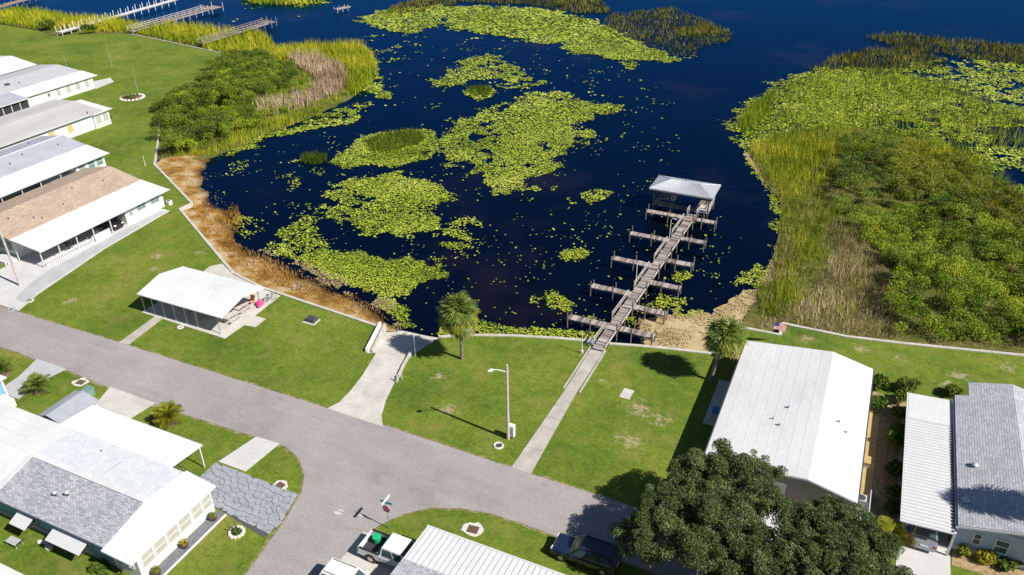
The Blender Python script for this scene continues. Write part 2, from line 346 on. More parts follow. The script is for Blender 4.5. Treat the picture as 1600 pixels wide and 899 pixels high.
M['pad_tan'] = foliage('withered_pad_leaf', [(0, (.16, .12, .05)), (.4, (.42, .32, .16)), (.75, (.54, .43, .24)), (1, (.34, .36, .06))], .1, .8)
M['reed'] = foliage('reed_leaf', [(0, (.08, .125, .008)), (.4, (.19, .27, .012)), (.7, (.31, .38, .016)), (1, (.43, .43, .03))], .3)
M['sedge'] = foliage('sedge_leaf', [(0, (.045, .075, .005)), (.5, (.085, .135, .008)), (1, (.16, .20, .012))], .25)
M['reed_yellow'] = foliage('yellow_marsh_grass', [(0, (.17, .23, .008)), (.4, (.33, .39, .014)), (.75, (.48, .46, .02)), (1, (.58, .49, .06))], .3)
M['reed_dead'] = foliage('dead_reed', [(0, (.26, .16, .09)), (.5, (.48, .35, .22)), (1, (.62, .49, .33))], .15, .8)
M['reed_dark'] = foliage('sparse_dark_reed', [(0, (.07, .075, .014)), (.5, (.16, .16, .018)), (1, (.27, .24, .03))], .25)
M['orange_grass'] = foliage('orange_dry_grass', [(0, (.17, .07, .007)), (.5, (.38, .175, .012)), (1, (.50, .31, .06))], .2, .8)
M['leaf_marsh'] = foliage('marsh_shrub_leaf', [(0, (.065, .115, .010)), (.4, (.165, .26, .014)), (.75, (.29, .39, .018)), (1, (.43, .44, .03))], .3)
M['leaf_olive'] = foliage('olive_shrub_leaf', [(0, (.08, .105, .010)), (.5, (.19, .23, .014)), (1, (.36, .34, .022))], .3)
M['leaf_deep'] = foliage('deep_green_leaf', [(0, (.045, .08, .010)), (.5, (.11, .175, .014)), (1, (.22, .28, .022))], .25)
M['leaf_oak'] = foliage('oak_leaf', [(0, (.028, .050, .012)), (.5, (.075, .112, .028)), (.85, (.138, .182, .052)), (1, (.24, .28, .12))], .2, .55)
M['leaf_garden'] = foliage('garden_leaf', [(0, (.035, .075, .010)), (.6, (.09, .15, .014)), (1, (.18, .24, .02))], .3)
M['leaf_yellow'] = foliage('yellow_garden_leaf', [(0, (.16, .16, .01)), (.6, (.30, .27, .014)), (1, (.42, .36, .03))], .3)
M['frond'] = foliage('palm_frond', [(0, (.07, .125, .022)), (.5, (.145, .21, .036)), (1, (.26, .30, .06))], .25, .45)
M['frond_gold'] = foliage('golden_palm_frond', [(0, (.10, .12, .012)), (.5, (.20, .21, .014)), (1, (.36, .32, .03))], .3, .5)
M['frond_dead'] = foliage('dead_palm_frond', [(0, (.16, .095, .05)), (1, (.34, .22, .13))], .1, .8)

# ================================================================== THE SETTING
WZ = -0.8
lake = MB().add([(-6000, -200, WZ), (6000, -200, WZ), (6000, 8000, WZ), (-6000, 8000, WZ)], [(0, 1, 2, 3)]).build('lake_water', M['water'], kind='structure')
shore_nw = pxs([(0, 38), (60, 48), (85, 57), (150, 52), (205, 53), (310, 75), (345, 82), (370, 92), (330, 114), (290, 139), (258, 160), (250, 190), (246, 225), (241, 257)])
wall_w = pxs([(241, 257), (300, 318), (281, 327), (350, 410), (366, 428), (410, 450), (440, 460), (596, 513)])
ramp_notch = [(-41.3, 54.6), (-37.4, 55.0), (-37.0, 57.2), (-36.3, 60.0)]
wall_m = pxs([(690, 527), (730, 524), (800, 525), (870, 529), (925, 534)])
wall_e = pxs([(944, 537), (1000, 541), (1060, 547), (1112, 553), (1163, 513), (1219, 524), (1223, 506), (1320, 526), (1410, 537), (1500, 546), (1600, 556), (1750, 570)])
lawn_pts = [(-5000, 160), (-400, 158)] + shore_nw[:-1] + wall_w + [Vector((a, b, 0)) for a, b in ramp_notch] + wall_m + wall_e + [(60, 92), (200, 110), (5000, 140), (5000, -3000), (-5000, -3000)]
sheet('lawn', lawn_pts, 0, M['lawn'], skirt=3.0)

# streets: one long street and the side street that meets it, with rounded corners
def arc(cx, cy, r, a0, a1, n=9): return [(cx + r * math.cos(R(a0 + (a1 - a0) * i / n)), cy + r * math.sin(R(a0 + (a1 - a0) * i / n))) for i in range(n + 1)]
road = [(-81.7, 45.05), (-65.3, 45.3), (-48.5, 45.3), (-39.8, 45.3), (-33, 45.4), (-19.5, 45.2), (-10.9, 45.2), (60, 45.2), (400, 45.2), (400, 39.6), (60, 39.6), (-14, 39.7)]
road += [(-17.0, 39.95), (-20.5, 39.9), (-23, 39.4), (-25.2, 38.5), (-26.8, 37.0), (-28.0, 35.2), (-28.5, 33.5), (-28.7, 30), (-28.8, 0), (-28.8, -300), (-34.2, -300), (-34.2, 0), (-34.2, 27.3), (-34.6, 30.4), (-35.0, 33.0), (-35.6, 35.6), (-36.6, 37.2), (-38.2, 38.7), (-40.2, 39.5), (-44, 39.4), (-50.5, 39.2), (-58, 39.0), (-68, 39.6), (-77.3, 39.6), (-400, 39.6), (-400, 45), (-90, 45)]
def ragged(pts, step, out, amp):
    P = np.array(pts, float); keep = []
    for i in range(len(P)):
        a, b = P[i], P[(i + 1) % len(P)]; L = np.linalg.norm(b - a); n = max(1, int(min(L, 130) / step)) if L < 130 else 1
        nr = np.array((-(b - a)[1], (b - a)[0])) / max(L, .01)
        for k in range(n): keep.append((a + (b - a) * k / n, nr))
    Q = np.array([q for q, _ in keep]); j = (fbm(Q, .9) - .5) * 2 * amp + out
    return [tuple(q + nr * jj) for (q, nr), jj in zip(keep, j)]
sheet('road_verge', ragged(road, .5, .22, .22), .012, M['verge'])
sheet('road', ragged(road, .35, 0, .09), 0.03, M['asphalt'], skirt=.03)
for (x, y, a_) in ((527, 802, .5), (533, 798, .3), (565, 806, .35)):
    p = px(x, y); sheet('paint_mark', [(p.x + a_ * math.cos(t) * (.6 + .5 * random.random()), p.y + .35 * a_ * math.sin(t) * (.6 + .5 * random.random())) for t in np.linspace(0, 6.28, 9)[:-1]], .036, M['concrete_pale'])

def slabs(name, left, right, z, th, mat, gap=.025, kind='structure', jitter=.008):
    root = thing(name, None, None, (left[0][0], left[0][1], 0), kind=kind)
    for i in range(len(left) - 1):
        a, b, c, d = [np.array(q, float) for q in (left[i], right[i], right[i + 1], left[i + 1])]
        ctr = (a + b + c + d) / 4; q = []
        for p in (a, b, c, d):
            v = ctr - p; q.append(p + v / max(np.linalg.norm(v), .01) * gap)
        MB().prism([tuple(p) for p in q], z - th, z + random.uniform(-jitter, jitter)).build('slab', mat, root)
    return root
def strip(a0, a1, b0, b1, n):
    A = [tuple(np.array(a0) + (np.array(a1) - np.array(a0)) * i / n) for i in range(n + 1)]
    B = [tuple(np.array(b0) + (np.array(b1) - np.array(b0)) * i / n) for i in range(n + 1)]
    return A, B
M['path'] = layered('worn_path_concrete', [(.3, (.34, .31, .27)), (.55, (.44, .41, .37)), (.75, (.52, .49, .44))], .7, (9, .18), .92, (16, .3, .012))
# footpath from the street to the pier
L_, R_ = strip((-21.3, 45.15), (-21.05, 56.9), (-19.5, 45.15), (-19.9, 56.9), 8)
L2, R2 = strip((-21.05, 56.9), (-21.1, 64.7), (-19.9, 56.9), (-19.75, 64.9), 5)
slabs('footpath', L_ + L2[1:], R_ + R2[1:], .05, .12, M['path'], .008)
for s_, xs in ((-1, (-21.35, -21.18)), (1, (-19.72, -19.55))):
    MB().box(xs[0], xs[1], 57.0, 64.6, -.1, .10).build('path_kerb', M['path'], kind='structure')
# path to the picnic shelter
L_, R_ = strip((-66.5, 45.2), (-67.0, 50.6), (-65.3, 45.3), (-65.9, 50.6), 4)
slabs('shelter_footpath', L_, R_, .05, .12, M['path'], .008)
# boat ramp: flat concrete lane, then a slope into the lake
lane_l = [(-40.1, 45.3), (-39.6, 46.6), (-39.7, 48.6), (-40.0, 50.8), (-40.5, 53.0), (-40.9, 54.8)]
lane_r = [(-34.0, 45.2), (-35.0, 46.6), (-35.8, 48.6), (-36.4, 50.8), (-37.0, 53.0), (-37.5, 54.95)]
slabs('boat_ramp_lane', lane_l, lane_r, .04, .12, M['concrete'], .015)
mb = MB(); n = 10; rows = []
for i in range(n + 1):
    t = i / n; rows.append([(-41.3 - 1.9 * t + (5.2 * (1 - t) * .0), 54.6 + 7.2 * t, .02 - 1.05 * t), (-37.4 + 2.6 * t, 55.0 + 7.6 * t, .02 - 1.05 * t)])
v = []
for a, b in rows:
    for k in range(7): v.append(tuple(np.array(a) + (np.array(b) - np.array(a)) * k / 6 + np.array((0, 0, random.uniform(-.015, .015)))))
mb.add(v, [(i * 7 + k, i * 7 + k + 1, (i + 1) * 7 + k + 1, (i + 1) * 7 + k) for i in range(n) for k in range(6)]).build('boat_ramp', M['concrete'], kind='structure')
# driveways
def drive(name, pts, z, mat): return sheet(name, pts, z, mat, skirt=.1)
drive('house_driveway', [(-81.9, 45.2), (-83.1, 48.6), (-85.3, 60), (-86.3, 72), (-88.2, 72), (-88.2, 53.4), (-92.6, 53.2), (-92.6, 50.2), (-91.5, 48.4), (-92, 45.2)], .055, M['concrete_pale'])
drive('driveway_margin', [(-82.4, 46.6), (-83.4, 48.8), (-85.5, 60), (-86.5, 71.6), (-87.6, 71.6), (-87.4, 62), (-86.9, 53), (-85.9, 49.5), (-84.6, 46.8)], .068, M['concrete_grey'])
drive('small_driveway', [(-61.2, 39.35), (-55.3, 39.3), (-55.7, 36.6), (-55.8, 34.6), (-59.6, 34.6), (-60.2, 36.6)], .05, M['concrete'])
drive('grey_driveway', [(-71.8, 39.65), (-67.6, 39.65), (-68.2, 36.6), (-67.6, 34.4), (-70.6, 34.4), (-70.8, 36.8)], .05, M['concrete_grey'])
L_, R_ = strip((-43.5, 39.45), (-44.3, 35.6), (-41.0, 39.6), (-41.4, 35.6), 4)
slabs('pale_driveway', L_, R_, .05, .12, M['concrete_pale'], .01)
drive('carport_driveway', [(8.4, 50.8), (8.4, 44.9), (12.0, 44.9), (12.0, 50.9)], .05, M['concrete_pale'])
drive('hall_forecourt', [(-4.6, 49.6), (-4.6, 45.1), (1.6, 45.1), (1.6, 49.6)], .05, M['concrete_pale'])
drive('truck_parking_pad', [(-28.7, 34.2), (-23.0, 34.5), (-14, 34.5), (-14, 24), (-28.7, 24)], .05, M['concrete'])
drive('shelter_slab', [(-69.0, 50.6), (-56.9, 50.35), (-56.8, 53.2), (-55.4, 53.4), (-55.5, 55.2), (-57.0, 55.2), (-57.2, 59.8), (-60.3, 60.2), (-65.5, 61.4), (-68.7, 63.0), (-69.6, 61.9), (-69.0, 58)], .05, M['concrete'])
drive('far_patio', pxs([(145, 128), (172, 122), (178, 128), (150, 139)]), .05, M['concrete_pale'])
drive('hall_side_slab', [(-8.0, 57.5), (-6.6, 57.5), (-6.6, 64.5), (-8.0, 64.5)], .05, M['concrete'])
drive('sand_bed', [(4.9, 51.9), (6.3, 51.9), (6.4, 65.2), (5.0, 65.2)], .034, M['sand'])
drive('mulch_path', [(6.34, 51.4), (8.3, 51.4), (8.5, 68.3), (5.6, 68.6), (5.6, 65.3), (6.42, 65.2)], .03, M['mulch'])
drive('gravel_bed', [(-40.5, 23.6), (-39.55, 23.6), (-39.55, 31.2), (-40.5, 31.2)], .03, M['gravel'])
drive('garden_bed', [(12.1, 49.2), (19.5, 49.4), (19.5, 51), (12.1, 50.8)], .03, M['mulch'])
drive('hall_front_bed', [(-1.4, 49.3), (5.0, 49.2), (5.0, 50.5), (-1.4, 50.5)], .062, M['mulch'])
mb = MB().box(-39.55, -39.45, 23.6, 31.2, -.05, .12); mb.build('bed_kerb', M['white_box'], kind='structure')

# crazy paved driveway: every stone on its own
def clip(poly, p, nrm):
    out = []
    for i in range(len(poly)):
        a, b = poly[i], poly[(i + 1) % len(poly)]; da, db = (a - p) @ nrm, (b - p) @ nrm
        if da <= 0: out.append(a)
        if (da < 0) != (db < 0) and da != db: out.append(a + (b - a) * da / (da - db))
    return out
def stones(name, outline, size, mat):
    Q = [np.array(p, float) for p in outline]; root = thing(name, None, None, (Q[0][0], Q[0][1], 0), kind='structure')
    sheet('mortar_bed', outline, .03, M['joint'], None, .05, root).data.transform(Matrix.Translation(-OFF[root.name]))
    A = np.array(Q); lo, hi = A.min(0), A.max(0); S = []
    for y in np.arange(lo[1], hi[1] + size, size):
        for x in np.arange(lo[0], hi[0] + size, size): S.append((x + random.uniform(-.42, .42) * size, y + random.uniform(-.42, .42) * size))
    S = np.array(S)
    for s_ in S:
        cell = [s_ + np.array(q) for q in ((-3, -3), (3, -3), (3, 3), (-3, 3))]
        for o_ in S:
            d = o_ - s_; l = np.hypot(*d)
            if 1e-6 < l < 3 * size: cell = clip(cell, (s_ + o_) / 2 - d / l * .024, d / l)
            if len(cell) < 3: break
        for i in range(len(Q)):
            if len(cell) < 3: break
            e = Q[(i + 1) % len(Q)] - Q[i]; cell = clip(cell, Q[i], np.array((e[1], -e[0])) / np.hypot(*e))
        if len(cell) < 3: continue
        c = np.array(cell); ar = abs(np.sum(c[:, 0] * np.roll(c[:, 1], -1) - c[:, 1] * np.roll(c[:, 0], -1))) / 2
        if ar < .06: continue
        MB().prism([tuple(p) for p in cell], .0, .06 + random.uniform(0, .012)).build('paving_stone', mat, root)
stones('crazy_paved_driveway', [(-44.4, 31.7), (-40.3, 31.4), (-35.25, 30.6), (-35.0, 32.2), (-35.75, 35.3), (-41.4, 35.4), (-44.4, 35.4)], .56, M['flag_stone'])

# seawalls
def seawall(name, label, pts, wd=.34, top=.10):
    root = thing(name, label, 'seawall', (pts[0][0], pts[0][1], -1.5), 'concrete seawalls along the shore'); k = 0
    for i in range(len(pts) - 1):
        a, b = Vector((pts[i][0], pts[i][1], 0)), Vector((pts[i + 1][0], pts[i + 1][1], 0)); n = max(1, round((b - a).length / 3.0))
        d = (b - a).normalized()
        for j in range(n):
            p, q = a.lerp(b, j / n), a.lerp(b, (j + 1) / n); z = top + .004 * (k % 3) + random.uniform(0, .012); k += 1
            MB().bar(Vector((p.x, p.y, z)) - d * (.04 if j == 0 else -.012), Vector((q.x, q.y, z)) + d * (.04 if j == n - 1 else -.012), wd, .16).build('cap_stone', M['seawall'], root)
    mb = MB()
    for i in range(len(pts) - 1): mb.bar((pts[i][0], pts[i][1], top - .12), (pts[i + 1][0], pts[i + 1][1], top - .12 - .003 * i), wd * .7, 1.6)
    mb.build('wall_face', M['seawall'], root); return root
seawall('seawall', 'weathered grey seawall with a jog along the dry orange bank, ending at the boat ramp', wall_w[:-1] + [Vector((-43.0, 58.9, 0)), Vector((-41.55, 54.3, 0))])
seawall('seawall', 'curved pale seawall between the boat ramp and the foot of the pier', [(-36.4, 59.8), (-35.2, 60.7)] + wall_m)
seawall('seawall', 'straight seawall from the pier past the palm, stepping out behind the white hall', wall_e)
seawall('seawall', 'low broken wall beside the dense thicket at the head of the bank', pxs([(258, 162), (250, 190), (246, 225), (241, 257)]), .25, .05)
seawall('seawall', 'thin far seawall in front of the yellow shore grass and wooden docks', pxs([(205, 54), (255, 64), (310, 76), (345, 83)]), .3, .12)
# ramp walls
root = thing('ramp_kerb_wall', 'low concrete kerb wall with rail posts edging the boat ramp', 'wall', (-37.1, 53, 0))
for i, (a, b) in enumerate([((-36.35, 51.3), (-37.1, 53.8)), ((-37.1, 53.8), (-37.75, 56.9))]): MB().bar((a[0], a[1], .32 - .004 * i), (b[0], b[1], .32 - .004 * i), .2, .6).build('kerb', M['seawall'], root)
for a in ((-36.3, 51.4), (-36.1, 51.9)): MB().tube([(a[0], a[1], 0), (a[0], a[1], .9)], .06).build('post', M['seawall'], root)
root = thing('ramp_side_wall', 'white double concrete wall at the end of the seawall by the ramp', 'wall', (-42.3, 57, 0))
MB().bar((-43.35, 59.3, .42), (-41.85, 54.4, .42), .25, 1.6).build('wall_beam', M['white_box'], root)
MB().bar((-42.75, 59.3, .36), (-41.25, 54.5, .36), .22, 1.6).build('wall_beam', M['seawall'], root)

# dry bank between seawall and water
def bank(name, inner, outer, n, m, z0, z1, mat, amp=.10):
    A, B = resample(inner, n), resample(outer, n); v = []
    for i in range(n):
        for j in range(m):
            t = j / (m - 1); p = A[i] * (1 - t) + B[i] * t
            v.append((p[0], p[1], z0 + (z1 - z0) * t ** .8 + (float(fbm(p[None], 3.)[0]) - .5) * amp * 2 * (1 - abs(2 * t - 1) * .4)))
    o = MB().add(v, [(i * m + j, (i + 1) * m + j, (i + 1) * m + j + 1, i * m + j + 1) for i in range(n - 1) for j in range(m - 1)]).build(name, mat, kind='structure', smooth=True)
    return o
inner = pxs([(252, 246)], 0) + [Vector((p[0], p[1], 0)) for p in wall_w]
outer = pxs([(395, 222), (352, 242), (332, 262), (326, 285), (336, 305), (366, 322), (376, 342), (374, 366), (395, 388), (430, 402), (485, 428), (540, 452), (580, 474), (605, 494), (625, 512), (632, 520)], WZ - .12)
bank('lake_bank', inner, outer, 150, 22, -.25, WZ - .14, M['bank'])
# marsh beds
ML = pxs([(243, 248), (249, 165), (300, 130), (372, 90), (430, 75), (520, 68), (578, 76), (588, 105), (586, 124), (566, 140), (540, 160), (515, 170), (470, 190), (420, 208), (360, 236), (320, 250), (260, 254)], WZ)
sheet('marsh_bed', ragged([tuple(p)[:2] for p in ML], 1.2, 0, .9), -.62, M['mud'], skirt=1)
MFL = pxs([(-40, 36), (0, 38), (60, 48), (85, 58), (205, 54), (310, 76), (372, 91), (432, 76), (428, 66), (400, 52), (345, 50), (330, 46), (240, 42), (205, 36), (190, 33), (150, 30), (110, 29), (70, 23), (30, 16), (0, 22), (-40, 24)], WZ)
sheet('shore_bed', MFL, -.6, M['mud'], skirt=1)
MR = pxs([(1780, 580), (1600, 560), (1500, 550), (1320, 530), (1224, 511), (1219, 527), (1165, 516), (1150, 530), (1165, 500), (1180, 470), (1198, 440), (1210, 400), (1214, 372), (1222, 332), (1215, 312), (1196, 287), (1172, 245), (1200, 225), (1260, 208), (1330, 202), (1400, 210), (1480, 232), (1545, 292), (1600, 316), (1780, 350)], WZ)
sheet('marsh_bed', ragged([tuple(p)[:2] for p in MR], 1.2, 0, .9), -.61, M['mud'], skirt=1)

# ================================================================== BUILDINGS
def window(root, face, plane, a0, a1, z0, z1, glass, rows=1, cols=1, fr=.06, mat=None):
    mb = MB(); da, dz = (a1 - a0), (z1 - z0)
    def bx(p, q, s, t, o0, o1):
        if face == '+x': mb.box(plane + o0, plane + o1, p, q, s, t)
        else: mb.box(p, q, plane - o1, plane - o0, s, t)
    bx(a0, a1, z0, z0 + fr, -.02, .07); bx(a0, a1, z1 - fr, z1, -.02, .065); bx(a0, a0 + fr, z0 + fr, z1 - fr, -.02, .06); bx(a1 - fr, a1, z0 + fr, z1 - fr, -.02, .06)
    for i in range(1, rows): bx(a0 + fr, a1 - fr, z0 + dz * i / rows - fr / 2.4, z0 + dz * i / rows + fr / 2.4, -.02, .055)
    for i in range(1, cols): bx(a0 + da * i / cols - fr / 2.4, a0 + da * i / cols + fr / 2.4, z0 + fr, z1 - fr, -.02, .05)
    w_ = mb.build('window', mat or M['white_metal'], root)
    for r_ in range(rows):
        for c_ in range(cols):
            mb = MB(); bx(a0 + da * c_ / cols + fr * .6, a0 + da * (c_ + 1) / cols - fr * .6, z0 + dz * r_ / rows + fr * .6, z0 + dz * (r_ + 1) / rows - fr * .6, -.02, .02)
            mb.build('pane', glass, w_)
def ribs(root, A, B, C, D, n, mat, wd=.05, ht=.045, name='roof_ribs'):
    """ribs from edge AB to edge DC, n of them, one part"""
    A, B, C, D = [Vector(q) for q in (A, B, C, D)]; mb = MB(); e = (B - A).normalized() * wd / 2; up = Vector((0, 0, ht))
    for i in range(n):
        t = (i + .5) / n; p, q = A.lerp(B, t), D.lerp(C, t)
        mb.add([p - e, p + e, q + e, q - e, p - e * .5 + up, p + e * .5 + up, q + e * .5 + up, q - e * .5 + up], [(4, 5, 6, 7), (0, 4, 7, 3), (1, 2, 6, 5), (0, 1, 5, 4), (3, 7, 6, 2)])
    return mb.build(name, mat, root, kind='stuff')
def post(root, x, y, z0, z1, r=.05, mat=None, name='post'): return MB().box(x - r, x + r, y - r, y + r, z0, z1).build(name, mat or M['white_metal'], root)
def vent(root, x, y, z, r=.12, h=.35, mat=None, hood=False):
    mb = MB().tube([(x, y, z - .25), (x, y, z + h)], r, 8)
    if hood: mb.tube([(x, y, z + h), (x, y, z + h + .06), (x, y, z + h + .16)], [r * 2.1, r * 2.1, r * .8], 8, 1)
    return mb.build('roof_vent', [mat or M['dark_metal'], M['grey_metal']] if hood else (mat or M['dark_metal']), root)
def gutter(root, a, b, mat=None): return MB().bar(a, b, .13, .14).build('gutter', mat or M['white_metal'], root)

# --- tan shingled mobile home beside the shelter
def house_tan():
    h = thing('mobile_home', 'mobile home with tan shingle roof and long white awning over a patio', 'house', (-97, 63, 0))
    MB().box(-102.8, -92.9, 53.8, 73.0, .0, 2.95).build('wall', M['white_wall'], h)
    MB().add([(-102.8, 53.8, 2.9), (-92.9, 53.8, 2.9), (-98.1, 53.8, 4.0), (-102.8, 73, 2.9), (-92.9, 73, 2.9), (-98.1, 73, 4.0)], [(0, 1, 2), (3, 5, 4), (0, 2, 5, 3), (1, 4, 5, 2)]).build('gable_wall', M['white_wall'], h)
    r_ = MB().slab((-98.1, 53, 4.22), (-98.1, 73.6, 4.22), (-92.5, 73.6, 3.08), (-92.5, 53, 3.08), .16).build('roof_slope', M['shingle_tan'], h)
    MB().slab((-103.5, 53.003, 3.05), (-103.5, 73.603, 3.05), (-98.102, 73.603, 4.218), (-98.102, 53.003, 4.218), .16).build('roof_slope', M['shingle_tan'], h)
    for a in ((-95.5, 70), (-94.4, 62.5), (-94.3, 58.0), (-93.6, 58.6), (-96.8, 66), (-96.2, 56)): vent(r_, a[0], a[1], 4.22 - (a[0] + 98.1) * -.0 - (a[0] + 98.1) * .2036, .07, .22)
    aw = MB().slab((-92.55, 53.1, 3.02), (-92.55, 73.7, 3.02), (-87.5, 73.7, 2.42), (-87.5, 53.1, 2.42), .1).build('awning_roof', M['white_roof'], h)
    gutter(aw, (-87.44, 53.0, 2.44), (-87.44, 73.8, 2.44), M['white_metal'])
    MB().box(-92.9, -88.1, 66.3, 72.9, 0, 2.44).build('porch_room', M['cream_wall'], h)
    window(h, '+x', -88.1, 68.3, 69.8, 1.15, 2.15, M['teal_glass'], 2, 2); window(h, '+x', -88.1, 70.7, 72.2, 1.15, 2.15, M['teal_glass'], 2, 2)
    window(h, '+x', -88.1, 66.9, 67.5, 1.05, 1.6, M['teal_glass'], 2, 1)
    for y in (53.3, 55.8, 58.4, 60.9, 63.6): post(h, -87.85, y, .05, 2.42, .055)
    post(h, -92.4, 53.3, .05, 3.0, .055)
    f = MB().box(-87.9, -87.78, 53.5, 60.7, .72, .8).box(-87.9, -87.78, 53.5, 60.7, .12, .18).build('patio_railing', M['white_metal'], h)
    mb = MB()
    for y in np.arange(53.6, 60.7, .24): mb.box(-87.86, -87.82, y, y + .12, .18, .72)
    mb.build('balusters', M['white_metal'], f, kind='stuff')
    MB().box(-87.95, -87.75, 60.98, 63.2, .05, .95).build('half_wall', M['white_wall'], h)
    for y0 in (55.2, 60.4, 65.0): window(h, '+x', -92.9, y0, y0 + 1.1, 1.1, 2.0, M['glass'], 2, 1)
    window(h, '-y', 53.8, -96.2, -93.6, .9, 2.2, M['teal_glass'], 2, 3); window(h, '-y', 53.8, -100.6, -97.6, .9, 2.2, M['teal_glass'], 2, 3)
    MB().box(-95.6, -92.7, 52.0, 53.78, .0, .3).build('doorstep', M['concrete_pale'], h)
    mb = MB().box(-98, -92.7, 51.7, 51.85, 0, .55); mb.build('planter_wall', M['white_wall'], h)
house_tan()
sheet('patio_floor', [(-92.9, 53.3), (-88.19, 53.3), (-88.19, 66.4), (-92.9, 66.4)], .05, M['concrete_pale'], skirt=.1)
def house_blue_roof():
    h = thing('mobile_home', 'mobile home with blue grey roof and white carport awning sheltering a red car', 'house', (-115, 69, 0))
    MB().box(-120.6, -111.5, 57, 79.7, 0, 3.0).build('wall', M['white_wall'], h)
    MB().add([(-120.6, 57, 2.95), (-111.5, 57, 2.95), (-116.1, 57, 3.95), (-120.6, 79.7, 2.95), (-111.5, 79.7, 2.95), (-116.1, 79.7, 3.95)], [(0, 1, 2), (3, 5, 4), (0, 2, 5, 3), (1, 4, 5, 2)]).build('gable_wall', M['white_wall'], h)
    r_ = MB().slab((-116.1, 56.5, 4.16), (-116.1, 80.2, 4.16), (-111.1, 80.2, 3.3), (-111.1, 56.5, 3.3), .16).build('roof_slope', M['shingle_blue'], h)
    r2 = MB().slab((-121.3, 56.503, 3.2), (-121.3, 80.203, 3.2), (-116.102, 80.203, 4.16), (-116.102, 56.503, 4.16), .16).build('roof_slope', M['shingle_blue'], h)
    MB().bar((-116.1, 56.5, 4.2), (-116.1, 80.2, 4.2), .22, .06).build('ridge_cap', M['white_roof'], h)
    for a in ((-113.8, 77.5), (-114.6, 72), (-113.4, 69), (-114.8, 65)): vent(r_, a[0], a[1], 4.16 - (a[0] + 116.1) * .172, .08, .22)
    for a in ((-118.5, 76), (-118.5, 70)): vent(r2, a[0], a[1], 3.75, .08, .22)
    aw = MB().slab((-111.15, 56.6, 3.22), (-111.15, 80.4, 3.22), (-106.7, 80.4, 2.55), (-106.7, 56.6, 2.55), .1).build('awning_roof', M['white_roof'], h)
    gutter(aw, (-106.64, 56.5, 2.57), (-106.64, 80.5, 2.57))
    MB().box(-111.5, -107.2, 74.6, 79.8, 0, 2.6).build('porch_room', M['white_wall'], h)
    for y0 in (75.0, 76.7, 78.2): window(h, '+x', -107.2, y0, y0 + 1.25, 1.0, 2.25, M['teal_glass'], 2, 1, .08)
    for y in (59.0, 62.3, 65.4, 68.4, 71.7): post(h, -106.95, y, 0, 2.55, .06)
    for y0 in (60.5, 66.0): window(h, '+x', -111.5, y0, y0 + 1.1, 1.1, 2.0, M['glass'], 2, 1)
house_blue_roof()
sheet('carport_floor', [(-111.4, 56), (-106.4, 56), (-106.4, 74.5), (-111.4, 74.5)], .04, M['concrete_grey'], skirt=.1)
def house_flat():
    h = thing('mobile_home', 'white mobile home with streaked flat grey roof and yellow blinds', 'house', (-130, 83, 0))
    MB().box(-136.5, -124.5, 66, 95.2, 0, 2.75).build('wall', M['white_wall'], h)
    r_ = MB().slab((-131.6, 65, 3.35), (-131.6, 95.2, 3.35), (-124.1, 94.8, 2.82), (-124.1, 65, 2.82), .14).build('roof_slope', M['roof_grey'], h)
    MB().slab((-137.4, 65, 2.95), (-137.4, 95.6, 2.95), (-131.62, 95.6, 3.36), (-131.62, 65, 3.36), .14).build('roof_slope', M['roof_grey'], h)
    MB().slab((-131.6, 95.21, 3.35), (-131.6, 96.6, 3.34), (-124.0, 96.3, 2.8), (-124.0, 94.81, 2.8), .14).build('roof_edge', M['white_roof'], h)
    gutter(h, (-124.0, 65, 2.86), (-124.0, 92.4, 2.86)); gutter(h, (-123.7, 92.4, 2.84), (-123.7, 96.4, 2.84), M['white_roof'])
    MB().box(-124.5, -124.2, 92.6, 95.9, 0, 2.68).build('end_room', M['cream_wall'], h)
    for y0 in (93.0, 94.5): window(h, '+x', -124.2, y0, y0 + 1.0, .9, 2.2, M['blind'], 2, 1)
    window(h, '+x', -124.5, 87.3, 88.4, .9, 2.2, M['yellow_blind'], 2, 1); window(h, '+x', -124.5, 83.6, 84.8, 1.1, 2.2, M['yellow_blind'], 2, 1)
    mb = MB()
    for i in range(3): mb.box(-124.52, -124.4, 89.6 + i * .9, 90.3 + i * .9, .7, 1.9)
    mb.build('wall_trellis', M['white_box'], h)
    vent(r_, -124.9, 92.2, 2.95, .09, .3)
house_flat()
